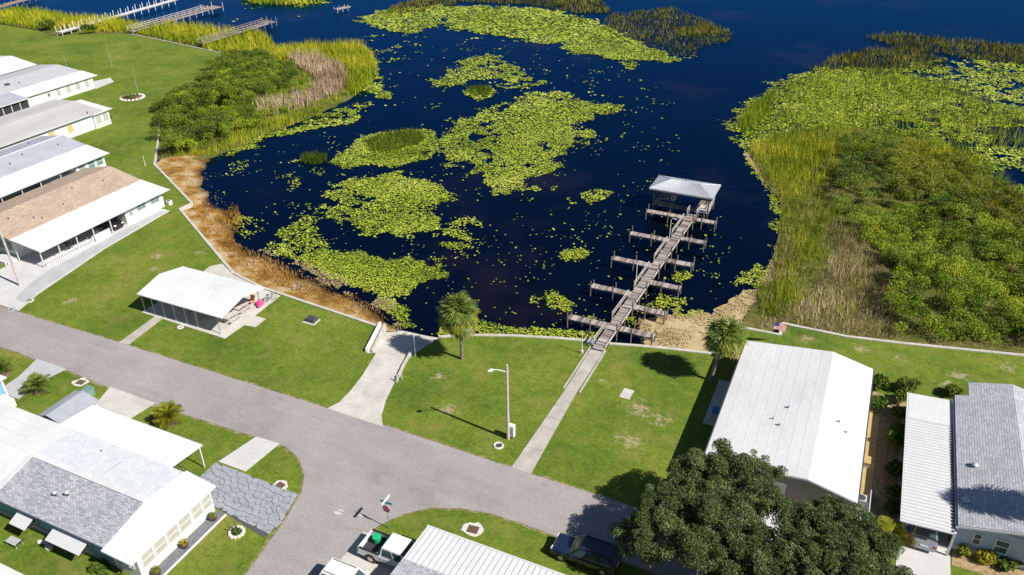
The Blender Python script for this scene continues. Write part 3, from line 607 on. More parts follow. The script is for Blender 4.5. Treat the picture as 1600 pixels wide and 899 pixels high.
def house_porch():
    h = thing('mobile_home', 'mobile home with grey shingle roof, white awning and dark screened porch', 'house', (-150, 97, 0))
    MB().box(-160.3, -145.3, 78, 110.6, 0, 2.55).build('wall', M['white_wall'], h)
    MB().add([(-160.3, 78, 2.5), (-145.3, 78, 2.5), (-155.5, 78, 3.4), (-160.3, 110.6, 2.5), (-145.3, 110.6, 2.5), (-155.5, 110.6, 3.4)], [(0, 1, 2), (3, 5, 4), (0, 2, 5, 3), (1, 4, 5, 2)]).build('gable_wall', M['white_wall'], h)
    r_ = MB().slab((-155.5, 77, 3.62), (-155.5, 111.3, 3.62), (-149.2, 111.3, 3.02), (-149.2, 77, 3.02), .14).build('roof_slope', M['roof_shingle_far'], h)
    MB().slab((-161, 77, 3.0), (-161, 111.3, 3.0), (-155.52, 111.3, 3.62), (-155.52, 77, 3.62), .14).build('roof_slope', M['roof_shingle_far'], h)
    vent(r_, -152.6, 97.5, 3.3, .5, .28); vent(r_, -151.9, 99.5, 3.25, .12, .2)
    aw = MB().slab((-149.25, 95.2, 2.97), (-149.25, 111.6, 2.97), (-145.0, 111.6, 2.5), (-145.0, 95.2, 2.5), .1).build('awning_roof', M['white_roof'], h)
    MB().slab((-149.25, 77, 2.97), (-149.25, 95.15, 2.97), (-144.0, 95.15, 2.46), (-144.0, 77, 2.46), .1).build('porch_roof', M['shingle_blue'], h)
    gutter(aw, (-144.95, 95.2, 2.52), (-144.95, 111.6, 2.52)); gutter(h, (-143.95, 77, 2.49), (-143.95, 95.2, 2.49))
    for y0 in (101.9, 104.2, 106.4, 108.5): window(h, '+x', -145.3, y0, y0 + .95, .75, 2.2, M['blind'], 2, 1)
    window(h, '+x', -145.3, 99.9, 100.5, 1.2, 1.9, M['glass'], 2, 1)
    MB().box(-145.3, -144.3, 78, 95.1, 0, .5).build('porch_base', M['white_wall'], h)
    for i in range(9): 
        y0 = 79.4 + i * 1.74; MB().box(-144.42, -144.36, y0 + .08, y0 + 1.66, .5, 2.4).build('screen', M['dark'], h); post(h, -144.33, y0, .4, 2.45, .07)
    post(h, -144.33, 79.4 + 9 * 1.74, .4, 2.45, .07)
house_porch()
def house_far():
    h = thing('mobile_home', 'white roofed mobile home with a row of dark windows, far along the lawn', 'house', (-170, 100, 0))
    MB().box(-178.5, -164, 88, 111.8, 0, 2.6).build('wall', M['white_wall'], h)
    MB().slab((-171.4, 87, 3.5), (-171.4, 112.6, 3.5), (-163.2, 112.0, 2.65), (-163.2, 87, 2.65), .12).build('roof_slope', M['white_roof'], h)
    MB().slab((-179.4, 87, 2.7), (-179.4, 112.6, 2.7), (-171.42, 112.6, 3.5), (-171.42, 87, 3.5), .12).build('roof_slope', M['white_roof'], h)
    for i in range(7): window(h, '+x', -164, 100.6 + i * 1.5, 101.75 + i * 1.5, .9, 2.3, M['glass'], 1, 1)
house_far()

# --- blue walled home at the corner of the two streets
def house_corner():
    h = thing('mobile_home', 'blue walled home with grey shingles, ribbed metal roof and white sunroom at the street corner', 'house', (-50, 27, 0))
    MB().box(-64, -43.2, 24.0, 31.2, .0, 2.5).build('wall', M['blue_wall'], h)
    MB().box(-64, -43.25, 23.94, 24.0, .0, .55).build('skirting', M['skirt_wall'], h)
    MB().add([(-64, 24.0, 2.45), (-64, 31.2, 2.45), (-64, 27.5, 3.3), (-43.2, 24.0, 2.45), (-43.2, 31.2, 2.45), (-43.2, 27.5, 3.3)], [(0, 1, 2), (3, 5, 4), (0, 2, 5, 3), (1, 4, 5, 2)]).build('gable_wall', M['blue_wall'], h)
    sh = MB().slab((-55.2, 23.5, 2.52), (-43.15, 23.5, 2.52), (-43.15, 27.5, 3.44), (-55.2, 27.5, 3.44), .12).build('shingle_roof', M['shingle_grey'], h)
    for a in ((-50.2, 25.4), (-49.3, 25.75)): vent(sh, a[0], a[1], 2.52 + (a[1] - 23.5) * .23, .09, .3, None, True)
    MB().slab((-55.2, 27.32, 3.49), (-43.1, 27.32, 3.49), (-43.1, 27.85, 3.46), (-55.2, 27.85, 3.46), .1).build('ridge_flashing', M['white_roof'], h)
    q = ((-55.3, 27.86, 3.43), (-43.1, 27.86, 3.43), (-43.1, 31.35, 2.98), (-55.3, 31.35, 2.98))
    mt = MB().slab(*q, .1).build('metal_roof', M['light_seam'], h); ribs(mt, q[0], q[1], q[2], q[3], 38, M['grey_metal'], .06, .04)
    MB().slab((-48.4, 28.4, 3.42), (-48.34, 28.4, 3.42), (-48.34, 30.0, 3.2), (-48.4, 30.0, 3.2), .03).build('roof_seam', M['seam'], mt)
    vent(mt, -50.9, 30.3, 3.1, .06, .15)
    # white membrane roofs
    MB().slab((-43.12, 23.2, 2.55), (-40.25, 23.2, 2.42), (-40.25, 27.5, 2.75), (-43.12, 27.5, 3.38), .14).build('sunroom_roof', M['white_roof'], h)
    MB().slab((-43.12, 27.505, 3.38), (-40.25, 27.505, 2.75), (-40.25, 31.55, 2.5), (-43.12, 31.55, 2.98), .14).build('sunroom_roof', M['white_roof'], h)
    MB().slab((-66, 23.5, 2.5), (-55.25, 23.5, 2.5), (-55.25, 27.5, 3.5), (-66, 27.5, 3.5), .14).build('west_roof', M['white_roof'], h)
    q = ((-66, 27.51, 3.5), (-55.35, 27.51, 3.5), (-55.35, 31.4, 2.95), (-66, 31.4, 2.95)); wr = MB().slab(*q, .14).build('west_roof', M['white_roof'], h)
    for y in (28.8, 30.0): MB().slab((-64, y, 3.5 - (y - 27.5) * .141 + .03), (-57.4, y, 3.5 - (y - 27.5) * .141 + .03), (-57.4, y + .06, 3.5 - (y - 27.5) * .141 + .02), (-64, y + .06, 3.5 - (y - 27.5) * .141 + .02), .04).build('roof_seam', M['light_seam'], wr)
    MB().slab((-55.5, 23.6, 2.6), (-55.0, 23.6, 2.6), (-55.0, 27.5, 3.56), (-55.5, 27.5, 3.56), .05).build('valley_flashing', M['white_metal'], wr)
    # sunroom
    MB().add([(-43.2, 23.9, 0), (-40.6, 23.9, 0), (-40.6, 31.2, 0), (-43.2, 31.2, 0), (-43.2, 23.9, 2.44), (-40.6, 23.9, 2.34), (-40.6, 31.2, 2.42), (-43.2, 31.2, 2.9), (-40.6, 27.5, 2.68), (-43.2, 27.5, 3.2)],
             [(0, 1, 5, 4), (1, 2, 6, 8, 5), (2, 3, 7, 6), (4, 5, 8, 9), (9, 8, 6, 7)]).build('sunroom_wall', M['white_wall'], h)
    for c_, wd in ((24.75, 1.08), (25.95, 1.08), (27.15, 1.1), (28.35, 1.1), (29.6, .95), (30.65, .85)): window(h, '+x', -40.6, c_ - wd / 2, c_ + wd / 2, .8, 2.14, M['blind'], 2, 1, .07)
    for x0 in (-42.9, -41.9): window(h, '-y', 23.9, x0, x0 + .8, .9, 1.95, M['glass'], 2, 1)
    for (x0, x1) in ((-48.7, -45.2), (-52.6, -50.9)):
        window(h, '-y', 23.94, x0 + .3, x1 - .3, .9, 1.9, M['glass'], 1, 2)
        a = MB().slab((x0, 22.75, 1.55), (x1, 22.75, 1.55), (x1, 23.93, 2.05), (x0, 23.93, 2.05), .06).build('window_awning', M['white_metal'], h)
        for x in (x0 + .08, x1 - .08): MB().tube([(x, 22.8, 1.5), (x, 23.93, 1.0)], .02, 5).build('awning_arm', M['dark_metal'], a)
    # carport
    q = ((-57.3, 31.4, 2.86), (-44.6, 31.4, 2.86), (-44.6, 34.75, 2.5), (-57.3, 34.75, 2.5))
    cp = MB().slab(*q, .1).build('carport_roof', M['white_roof'], h); ribs(cp, q[0], q[1], q[2], q[3], 42, M['white_metal'], .07, .05)
    for x in (-44.9, -48.9, -52.9, -56.9): post(cp, x, 34.6, .05, 2.42, .05)
house_corner()
h = thing('garden_shed', 'white garden shed with pitched grey metal roof, behind the corner home', 'shed', (-59, 33.5, 0))
MB().box(-60.2, -57.5, 31.9, 35.3, 0, 2.35).build('wall', M['white_wall'], h)
MB().add([(-60.2, 31.9, 2.3), (-57.5, 31.9, 2.3), (-59.2, 31.9, 2.8), (-60.2, 35.3, 2.3), (-57.5, 35.3, 2.3), (-59.2, 35.3, 2.8)], [(0, 1, 2), (3, 5, 4), (0, 2, 5, 3), (1, 4, 5, 2)]).build('gable_wall', M['white_wall'], h)
q = ((-59.2, 31.7, 2.95), (-59.2, 35.5, 2.95), (-57.3, 35.5, 2.42), (-57.3, 31.7, 2.42)); r_ = MB().slab(*q, .07).build('roof_slope', M['grey_metal'], h); ribs(r_, q[0], q[1], q[2], q[3], 11, M['grey_metal'], .06, .03)
q = ((-60.5, 31.7, 2.5), (-60.5, 35.5, 2.5), (-59.21, 35.5, 2.952), (-59.21, 31.7, 2.952)); MB().slab(*q, .07).build('roof_slope', M['grey_metal'], h)
MB().box(-57.48, -57.44, 34.4, 35.1, .1, 2.0).build('door', M['cream_wall'], h)
h = thing('mobile_home', 'blue walled cottage with white trim at the end of the grey driveway', 'house', (-74, 29, 0))
MB().box(-82, -68.4, 20, 34.0, .0, 2.4).build('wall', M['blue_wall'], h)
MB().slab((-83, 19.4, 2.5), (-83, 34.4, 2.5), (-68.1, 34.4, 2.5), (-68.1, 19.4, 2.5), .12).build('roof_slope', M['white_roof'], h)
MB().box(-68.4, -68.28, 33.85, 34.06, 0, 2.38).build('corner_trim', M['white_metal'], h)
for y0 in (24, 27.5, 31): window(h, '+x', -68.4, y0, y0 + 1.4, .9, 2.0, M['glass'], 2, 1)
MB().box(-68.4, -66.9, 32.0, 33.7, 0, .9).build('porch_step', M['white_wall'], h)
# roof edge of the next home, in the corner of the view
h = thing('mobile_home', 'white roofed home across the back lawn from the blue walled corner home', 'house', (-52, 14, 0))
c0 = px(0, 880, 2.4)
MB().box(-66, -44, 6, c0.y - .6, 0, 2.25).build('wall', M['white_wall'], h)
MB().slab((-67, 5, 2.6), (-43, 5, 2.6), (-43, c0.y, 2.42), (-67, c0.y, 2.42), .12).build('roof_slope', M['white_roof'], h)

# --- ribbed carport by the parked truck
h = thing('mobile_home', 'home with white ribbed carport roof over the pickup truck and grey shingles behind', 'house', (-15, 27, 0))
q = ((-23.2, 31.4, 2.66), (-5, 31.4, 2.66), (-5, 34.75, 2.5), (-23.2, 34.75, 2.5))
cp = MB().slab(*q, .1).build('carport_roof', M['white_roof'], h)
mb = MB()
ribs(cp, q[0], q[1], q[2], q[3], 43, M['seam'], .045, .03)
gutter(cp, (-23.25, 34.82, 2.53), (-4.9, 34.82, 2.53)); 
MB().slab((-23.2, 20, 3.4), (-5, 20, 3.4), (-5, 31.38, 2.7), (-23.2, 31.38, 2.7), .12).build('shingle_roof', M['shingle_grey'], h)
for x in (-22.9, -18.5, -14, -9.5): post(h, x, 34.5, .04, 2.42, .05)
MB().box(-19.5, -5.2, 20.5, 31.0, 0, 2.62).build('wall', M['white_wall'], h)

# --- big white roofed hall
def hall():
    h = thing('community_hall', 'large hall with bright white low pitched roof and grey gable wall', 'hall', (-.7, 59, 0))
    MB().box(-6.0, 4.7, 50.5, 67.9, 0, 2.52).build('wall', M['grey_wall'], h)
    MB().add([(-6.0, 50.5, 2.5), (4.7, 50.5, 2.5), (1.4, 50.5, 3.38), (-6.0, 67.9, 2.5), (4.7, 67.9, 2.5), (1.4, 67.9, 3.38)], [(0, 1, 2), (3, 5, 4), (0, 2, 5, 3), (1, 4, 5, 2)]).build('gable_wall', M['grey_wall'], h)
    r1 = MB().slab((-6.5, 49.9, 2.66), (1.4, 49.9, 3.58), (1.4, 68.3, 3.58), (-6.5, 68.3, 2.66), .13).build('roof_slope', M['white_roof'], h)
    r2 = MB().slab((1.402, 49.9, 3.58), (5.1, 49.9, 2.66), (5.1, 68.3, 2.66), (1.402, 68.3, 3.58), .13).build('roof_slope', M['white_roof'], h)
    for i in range(1, 9): x_ = -6.5 + i * .88; MB().slab((x_ - .03, 49.92, 2.66 + i * .88 * .1165 + .007), (x_ + .03, 49.92, 2.66 + i * .88 * .1165 + .011), (x_ + .03, 68.28, 2.66 + i * .88 * .1165 + .018), (x_ - .03, 68.28, 2.66 + i * .88 * .1165 + .007), .02).build('roof_seam', M['white_roof'], r1)
    for i in range(1, 4): x_ = 1.4 + i * .92; z_ = 3.58 - i * .92 * .2486; MB().slab((x_ - .03, 49.92, z_ + .02), (x_ + .03, 49.92, z_ + .01), (x_ + .03, 68.28, z_ + .01), (x_ - .03, 68.28, z_ + .02), .025).build('roof_seam', M['white_metal'], r2)
    for a, b in (((-6.56, 49.8), (-6.56, 68.4)), ((5.16, 49.8), (5.16, 68.4))): MB().bar((a[0], a[1], 2.64), (b[0], b[1], 2.64), .1, .16).build('gutter', M['dark_metal'], h)
    MB().bar((-6.5, 49.87, 2.6), (1.4, 49.87, 3.52), .05, .12).build('fascia', M['skirt_wall'], h); MB().bar((1.402, 49.87, 3.52), (5.1, 49.87, 2.6), .05, .12).build('fascia', M['skirt_wall'], h)
    for (x, y, r_) in ((1232, 637, .1), (1208, 653, .06), (1218, 664, .1)):
        p = px(x, y, 3.3); z = 2.66 + (p.x + 6.5) * .1165; vent(r1, p.x, p.y, z, r_, .22, M['seam'])
    for (x, y, r_) in ((1310, 663, .08), (1322, 677, .07)):
        p = px(x, y, 3.0); z = 3.58 - (p.x - 1.4) * .2486; vent(r2, p.x, p.y, z, r_, .22, M['seam'])
    for y0 in (53, 57, 61, 65): window(h, '+x', 4.7, y0, y0 + 1.2, 1.0, 2.0, M['glass'], 2, 1)
    window(h, '-y', 50.5, -3.6, -2.2, .9, 2.0, M['glass'], 2, 2); MB().box(-1.0, 0.0, 50.44, 50.5, 0.06, 2.05).build('door', M['white_metal'], h)
    MB().box(-5.9, 4.6, 50.28, 50.46, 0.04, .3).build('base_trim', M['concrete'], h)
hall()
def house_slate():
    h = thing('mobile_home', 'pale blue home with slate grey shingles and a white ribbed carport', 'house', (15, 59, 0))
    MB().box(12.0, 20.4, 51.0, 66.6, 0, 2.75).build('wall', M['pale_blue_wall'], h)
    MB().box(13.2, 20.2, 66.6, 68.8, 0, 2.75).build('rear_room', M['pale_blue_wall'], h)
    MB().add([(12.0, 51, 2.7), (20.4, 51, 2.7), (16.2, 51, 3.7), (12.0, 66.6, 2.7), (20.4, 66.6, 2.7), (16.2, 66.6, 3.7)], [(0, 1, 2), (3, 5, 4), (0, 2, 5, 3), (1, 4, 5, 2)]).build('gable_wall', M['pale_blue_wall'], h)
    r_ = MB().slab((11.85, 50.4, 2.84), (16.2, 50.4, 3.88), (16.2, 66.9, 3.88), (11.85, 66.9, 2.84), .14).build('roof_slope', M['shingle_right'], h)
    MB().slab((16.202, 50.4, 3.88), (20.7, 50.4, 2.84), (20.7, 66.9, 2.84), (16.202, 66.9, 3.88), .14).build('roof_slope', M['shingle_right'], h)
    MB().slab((12.9, 66.91, 3.05), (16.2, 66.91, 3.84), (16.2, 69.1, 3.84), (12.9, 69.1, 3.05), .12).build('rear_roof', M['shingle_right'], h)
    MB().slab((16.203, 66.91, 3.84), (20.3, 66.91, 2.85), (20.3, 69.1, 2.85), (16.203, 69.1, 3.84), .12).build('rear_roof', M['shingle_right'], h)
    for (x, y) in ((1524, 726), (1511, 779)):
        p = px(x, y, 3.3); z = 2.84 + (p.x - 11.85) * .239; vent(r_, p.x, p.y, z, .13, .16, M['grey_metal'], True)
    MB().bar((11.8, 50.2, 2.72), (11.8, 66.6, 2.72), .16, .12).build('gutter', M['skirt_wall'], h)
    MB().bar((11.82, 50.33, 2.8), (16.2, 50.33, 3.84), .06, .16).build('fascia', M['white_metal'], h)
    q = ((8.25, 49.8, 2.28), (11.68, 49.8, 2.5), (11.68, 62.6, 2.5), (8.25, 62.6, 2.28))
    cp = MB().slab(*q, .1).build('carport_roof', M['white_roof'], h); ribs(cp, q[0], q[3], q[2], q[1], 34, M['white_metal'], .14, .06)
    MB().slab((8.28, 62.62, 2.3), (11.68, 62.62, 2.52), (11.68, 66.4, 2.52), (8.28, 66.4, 2.3), .1).build('carport_roof', M['white_roof'], h)
    mb = MB()
    for i in range(36): mb.box(11.52, 11.66, 49.85 + i * .36, 49.85 + i * .36 + .18, 2.46, 2.58)
    mb.build('flashing_notches', M['dark_metal'], cp, kind='stuff')
    gutter(cp, (8.19, 49.75, 2.3), (8.19, 66.4, 2.3)); MB().bar((8.15, 49.74, 2.31), (11.7, 49.74, 2.53), .08, .11).build('fascia', M['white_metal'], cp)
    for y in (49.8, 54.0, 58.2, 62.4, 66.1): post(cp, 8.4, y, .0, 2.24, .06)
    post(cp, 11.75, 50.0, 0, 2.44, .08)
    window(h, '-y', 51.0, 13.1, 13.7, 1.0, 2.1, M['glass'], 2, 1, .09); window(h, '-y', 51.0, 14.5, 15.5, .8, 2.1, M['glass'], 2, 1, .1)
    window(h, '-y', 51.0, 17.6, 18.8, .8, 2.1, M['glass'], 2, 1, .1)
    MB().box(11.98, 20.42, 50.9, 51.0, 0, .42).build('skirting', M['white_wall'], h)
house_slate()
sheet('carport_floor', [(8.2, 50.9), (11.9, 50.9), (11.9, 66), (8.2, 66)], .045, M['concrete_grey'], skirt=.1)

# --- picnic shelter
h = thing('picnic_shelter', 'open picnic shelter with white pitched roof on slender posts', 'shelter', (-63, 54, 0))
for a, b in ((50.55, 54.0), (57.4, 54.003)):
    q = ((-68.9, a, 2.45), (-56.9, a, 2.45), (-56.9, b, 3.2), (-68.9, b, 3.2)); s_ = MB().slab(*q, .1).build('roof_slope', M['white_roof'], h)
    ribs(s_, q[0], q[1], q[2], q[3], 24, M['white_roof'], .06, .025)
for i, (x, y) in enumerate(((229, 487), (245, 491), (261, 496), (278, 501), (295, 506), (311, 511.5), (344, 523.5))):
    u = px(x, y).x
    post(h, u, 50.85, .03, 2.46, .045, M['grey_metal']); post(h, u, 57.1, .03, 2.46, .045, M['grey_metal'])
    MB().tube([(u, 50.9, 2.3), (u, 54, 2.35), (u, 57.05, 2.3)], .03, 5).build('tie_beam', M['grey_metal'], h)

# ================================================================== PIERS
def boards(root, x0, x1, y0, y1, z, along, mat, name='deck_boards', step=.2):
    """boards laid across a deck that runs `along` x or y: each its own geometry, one part"""
    V = []; T = []; a0, a1 = (y0, y1) if along == 'y' else (x0, x1); off = OFF[root.name]; n = max(1, round((a1 - a0) / step)); s = (a1 - a0) / n
    for i in range(n):
        p, q = a0 + i * s + .012, a0 + (i + 1) * s - .012; j = random.uniform(-.03, .03); zz = z + random.uniform(-.012, .012); t = random.random()
        bx = (x0 + j, x1 + j, p, q) if along == 'y' else (p, q, y0 + j, y1 + j); h_ = .06
        c = [(bx[0], bx[2]), (bx[1], bx[2]), (bx[1], bx[3]), (bx[0], bx[3])]
        top = [(a, b, zz) for a, b in c]; bot = [(a, b, zz - h_) for a, b in c]
        for f in (top, [bot[0], bot[1], top[1], top[0]], [bot[1], bot[2], top[2], top[1]], [bot[2], bot[3], top[3], top[2]], [bot[3], bot[0], top[0], top[3]]): V += f; T.append(t)
    V = np.array(V) - np.array(off); return poly_mesh(name, V, 4, mat, T, root, 'stuff')
M['boards'] = foliage('deck_board_wood', [(0, (.13, .10, .09)), (.35, (.25, .205, .185)), (.7, (.36, .305, .28)), (1, (.47, .41, .38))], .0, .9)
M['boards_white'] = foliage('white_deck_board', [(0, (.55, .55, .56)), (1, (.72, .72, .73))], .0, .8)
M['boards_brown'] = foliage('brown_deck_board', [(0, (.20, .14, .11)), (1, (.40, .30, .25))], .0, .9)
def piling(root, x, y, z1, r=.11, z0=-2.2, mat=None): return MB().tube([(x, y, z0), (x + random.uniform(-.03, .03), y + random.uniform(-.03, .03), z1)], [r, r * .95], 8).build('piling', mat or M['piling'], root)
DZ = .3
def ctr(y): return -20.35 + (y - 64) * 1.1 / 36
def pier():
    p = thing('boat_pier', 'long weathered wooden pier with finger docks and railings reaching to the boathouse', 'pier', (-20.3, 64.5, WZ))
    boards(p, -.6, .6, 64.2, 99.8, DZ, 'y', M['boards'])
    o = p.children[-1]; me = o.data; co = np.zeros(len(me.vertices) * 3); me.vertices.foreach_get('co', co); co = co.reshape(-1, 3); co[:, 0] += ctr(co[:, 1] + 64.5) ; me.vertices.foreach_set('co', co.ravel()); me.update()
    for s_ in (-1, 1): MB().bar((ctr(64.3) + s_ * .5, 64.3, DZ - .065), (ctr(99.7) + s_ * .5, 99.7, DZ - .065), .1, .2).build('stringer', M['wood'], p)
    for i, y in enumerate(np.arange(65.5, 100, 2.45)):
        for s_ in (-1, 1): piling(p, ctr(y) + s_ * .68, y, DZ + (1.0 if s_ > 0 and i % 2 else .12), .09)
    lefts = [68.8, 76.1, 83.5, 90.9, 98.4]; rights = [68.8, 73.6, 79.6, 85.6, 92.1, 98.4]
    def finger(y, s_, tip):
        x0, x1 = sorted((ctr(y) + s_ * .62, tip)); boards(p, x0, x1, y - .5, y + .5, DZ, 'x', M['boards'], 'finger_boards')
        MB().box(x0, x1, y - .38, y - .3, DZ - .26, DZ - .07).build('stringer', M['wood'], p); MB().box(x0, x1, y + .3, y + .38, DZ - .26, DZ - .07).build('stringer', M['wood'], p)
        for f in (.48, .985):
            x = ctr(y) + (tip - ctr(y)) * f
            for k, q in enumerate((-.57, .57)): piling(p, x, y + q, DZ + random.uniform(.35, .85), .085)
    for y in lefts: finger(y, -1, -25.3)
    for y in rights: finger(y, 1, -15.75)
    # railings: on the west side broken at the fingers, a short one by the shore
    def rail(y0, y1, s_):
        x = lambda y: ctr(y) + s_ * .64
        for z in (DZ + .95, DZ + .55): MB().bar((x(y0), y0, z), (x(y1), y1, z), .09 if z > 1 else .05, .07).build('rail', M['wood_pale'], p)
        for y in np.linspace(y0 + .06, y1 - .06, max(2, int((y1 - y0) / 1.9) + 1)): MB().box(x(y) - .05, x(y) + .05, y - .05, y + .05, DZ - .2, DZ + .9).build('rail_post', M['wood_pale'], p)
    for y0, y1 in ((64.6, 67.9), (70.0, 75.3), (77.2, 82.7), (84.6, 90.0), (92.0, 97.5)): rail(y0, y1, -1)
    rail(99.1, 100.4, -1); rail(99.1, 100.4, 1)
    for y0, y1 in ((64.6, 68.0), (69.6, 72.8), (74.4, 78.8), (80.4, 84.8), (86.4, 91.3), (93.0, 97.6)):
        MB().bar((ctr(y0) + .6, y0, DZ + .16), (ctr(y1) + .6, y1, DZ + .16), .1, .12).build('kerb_rail', M['wood_pale'], p)
    for y, hh in ((78.3, 3.0), (91.6, 2.6)):
        x = ctr(y) - .78; q = MB().tube([(x, y, DZ - .6), (x, y, DZ + hh), (x + .12, y, DZ + hh + .15), (x + .5, y, DZ + hh + .15)], .04, 6).build('lamp_post', M['white_box'], p)
        MB().box(x + .42, x + .7, y - .06, y + .06, DZ + hh + .06, DZ + hh + .16).build('lamp_head', M['white_box'], q)
    MB().box(-21.9, -21.2, 65.0, 65.9, .04, .3).build('meter_cover', M['skirt_wall'], p)
pier()
def boathouse():
    b = thing('boathouse', 'open boathouse with hipped silver metal roof at the end of the pier', 'boathouse', (-21.3, 103, WZ))
    E_ = [(-25.7, 100.3, 2.8), (-16.95, 100.3, 2.8), (-16.95, 105.4, 2.8), (-25.7, 105.4, 2.8)]; K = [(-23.3, 102.85, 3.55), (-19.3, 102.85, 3.55)]
    def hip(pts, n): 
        o = MB().add(pts, [tuple(range(len(pts)))]).build('roof_slope', M['grey_metal'], b); return o
    s1 = hip([E_[0], E_[1], K[1], K[0]], 4); hip([E_[1], E_[2], K[1]], 3); hip([E_[2], E_[3], K[0], K[1]], 4); hip([E_[3], E_[0], K[0]], 3)
    ribs(s1, (-25.5, 100.32, 2.81), (-17.15, 100.32, 2.81), (-19.4, 102.8, 3.55), (-23.2, 102.8, 3.55), 30, M['light_seam'], .05, .03)
    for a, c_ in ((E_[0], K[0]), (E_[1], K[1]), (E_[2], K[1]), (E_[3], K[0])): MB().tube([a, c_], .05, 5).build('hip_cap', M['light_seam'], b)
    MB().tube(K, .06, 5).build('ridge_cap', M['light_seam'], b)
    for i in range(4): MB().bar((E_[i][0], E_[i][1], 2.79), (E_[(i + 1) % 4][0], E_[(i + 1) % 4][1], 2.79), .08, .2).build('fascia', M['seam'], b)
    MB().tube([(-21.4, 103.5, 3.3), (-21.4, 103.5, 3.75)], .07, 6).build('roof_vent', M['dark_metal'], b)
    for x in (-25.1, -22.3, -17.5):
        for y in (100.9, 104.8): MB().box(x - .09, x + .09, y - .09, y + .09, -2.2, 2.72).build('post', M['piling'], b)
    boards(b, -25.2, -17.4, 100.7, 101.9, DZ, 'x', M['boards']); boards(b, -19.4, -17.4, 101.92, 105.0, DZ, 'y', M['boards']); boards(b, -25.2, -24.4, 101.92, 105.0, DZ, 'y', M['boards'])
    for z in (DZ + .5, DZ + .95): MB().box(-25.1, -22.3, 100.78, 100.84, z, z + .09).build('rail', M['wood'], b); MB().box(-25.0, -17.5, 104.78, 104.84, z, z + .09).build('rail', M['wood'], b)
    for z in (DZ + .5, DZ + .95): MB().box(-17.44, -17.38, 100.9, 104.8, z, z + .09).build('rail', M['wood_pale'], b)
    MB().box(-24.9, -22.5, 104.2, 104.6, DZ, DZ + .45).build('bench', M['wood'], b)
    MB().box(-19.2, -17.6, 101.2, 102.2, DZ, DZ + .5).build('bench', M['wood_pale'], b)
    # life ring on the front
    t = []; mbr = MB(); 
    for i in range(17): a = 2 * math.pi * i / 16; t.append((-22.3 + .3 * math.cos(a), 100.72, 1.75 + .3 * math.sin(a)))
    mbr.tube(t, .06, 6, cap=False).build('life_ring', M['white_box'], b)
boathouse()
for (x, y, l, m_) in ((-18.6, 100.95, 'white cooler box on the boathouse deck', 'white_box'), (-17.95, 100.9, 'grey dock locker on the boathouse deck', 'concrete_grey')):
    c_ = thing('dock_box', l, 'box', (x, y, DZ)); MB().box(x - .28, x + .28, y - .2, y + .2, DZ, DZ + .38).build('box_body', M[m_], c_); MB().box(x - .3, x + .3, y - .22, y + .22, DZ + .38, DZ + .45).build('lid', M['white_box'], c_)
def far_dock(label, a, b, wd, z, mat, rails, rail_mat, post_h, head=None, step=2.6):
    a, b = Vector(a), Vector(b); L = (b - a).length; ang = math.atan2(b.y - a.y, b.x - a.x); d = thing('dock', label, 'dock', (a.x, a.y, 0), rot=ang)
    OFF[d.name] = Vector((0, 0, 0))
    boards(d, 0, L, -wd / 2, wd / 2, z, 'x', mat, step=.45)
    for s_ in (-1, 1):
        MB().box(.2, L - .05, s_ * wd / 2 - .06, s_ * wd / 2 + .06, z - .32, z - .07).build('stringer', M['wood'], d)
        for i in range(int(L / step) + 1): MB().tube([(i * step + .2, s_ * (wd / 2 + .1), -2), (i * step + .2, s_ * (wd / 2 + .1), z + post_h)], .09, 6).build('piling', rail_mat, d)
        if rails:
            for zz in (post_h, post_h * .55): MB().box(.2, L, s_ * (wd / 2 + .08) - .05, s_ * (wd / 2 + .08) + .05, z + zz - .04, z + zz + .05).build('rail', rail_mat, d)
    if head:
        boards(d, L, L + head[0], -head[1] / 2, head[1] / 2, z, 'x', mat, step=.45)
        for x in (L + .2, L + head[0] - .2):
            for s_ in (-1, 1): MB().tube([(x, s_ * head[1] / 2, -2), (x, s_ * head[1] / 2, z + 1.2)], .1, 6).build('piling', rail_mat, d)
    return d
far_dock('white painted dock with a row of bare posts crossing the shore grass', px(92, 52, .2), px(275, 0, .2), 1.6, .45, M['boards_white'], False, M['white_box'], 1.4, None, 2.9)
far_dock('brown dock with open white railing and a square end platform', px(203, 50, .2), px(322, 16, .2), 1.5, .4, M['boards_brown'], True, M['wood_pale'], 1.05, (5, 4))
far_dock('wooden dock with dark railing ending at a cluttered boat lift', px(312, 69, .2), px(416, 37, .2), 1.5, .4, M['boards'], True, M['wood'], 1.0, (2.4, 3.2), 3.2)
far_dock('reddish boardwalk dock at the far end of the shore', px(-30, 19, .2), px(62, -6, .2), 1.8, .5, M['boards_brown'], False, M['redwood'], .35)
far_dock('small broken stub of a dock standing alone in open water', px(524, 17, -.2), px(546, 12, -.2), 1.2, .25, M['boards'], False, M['wood_pale'], .5, None, 2)

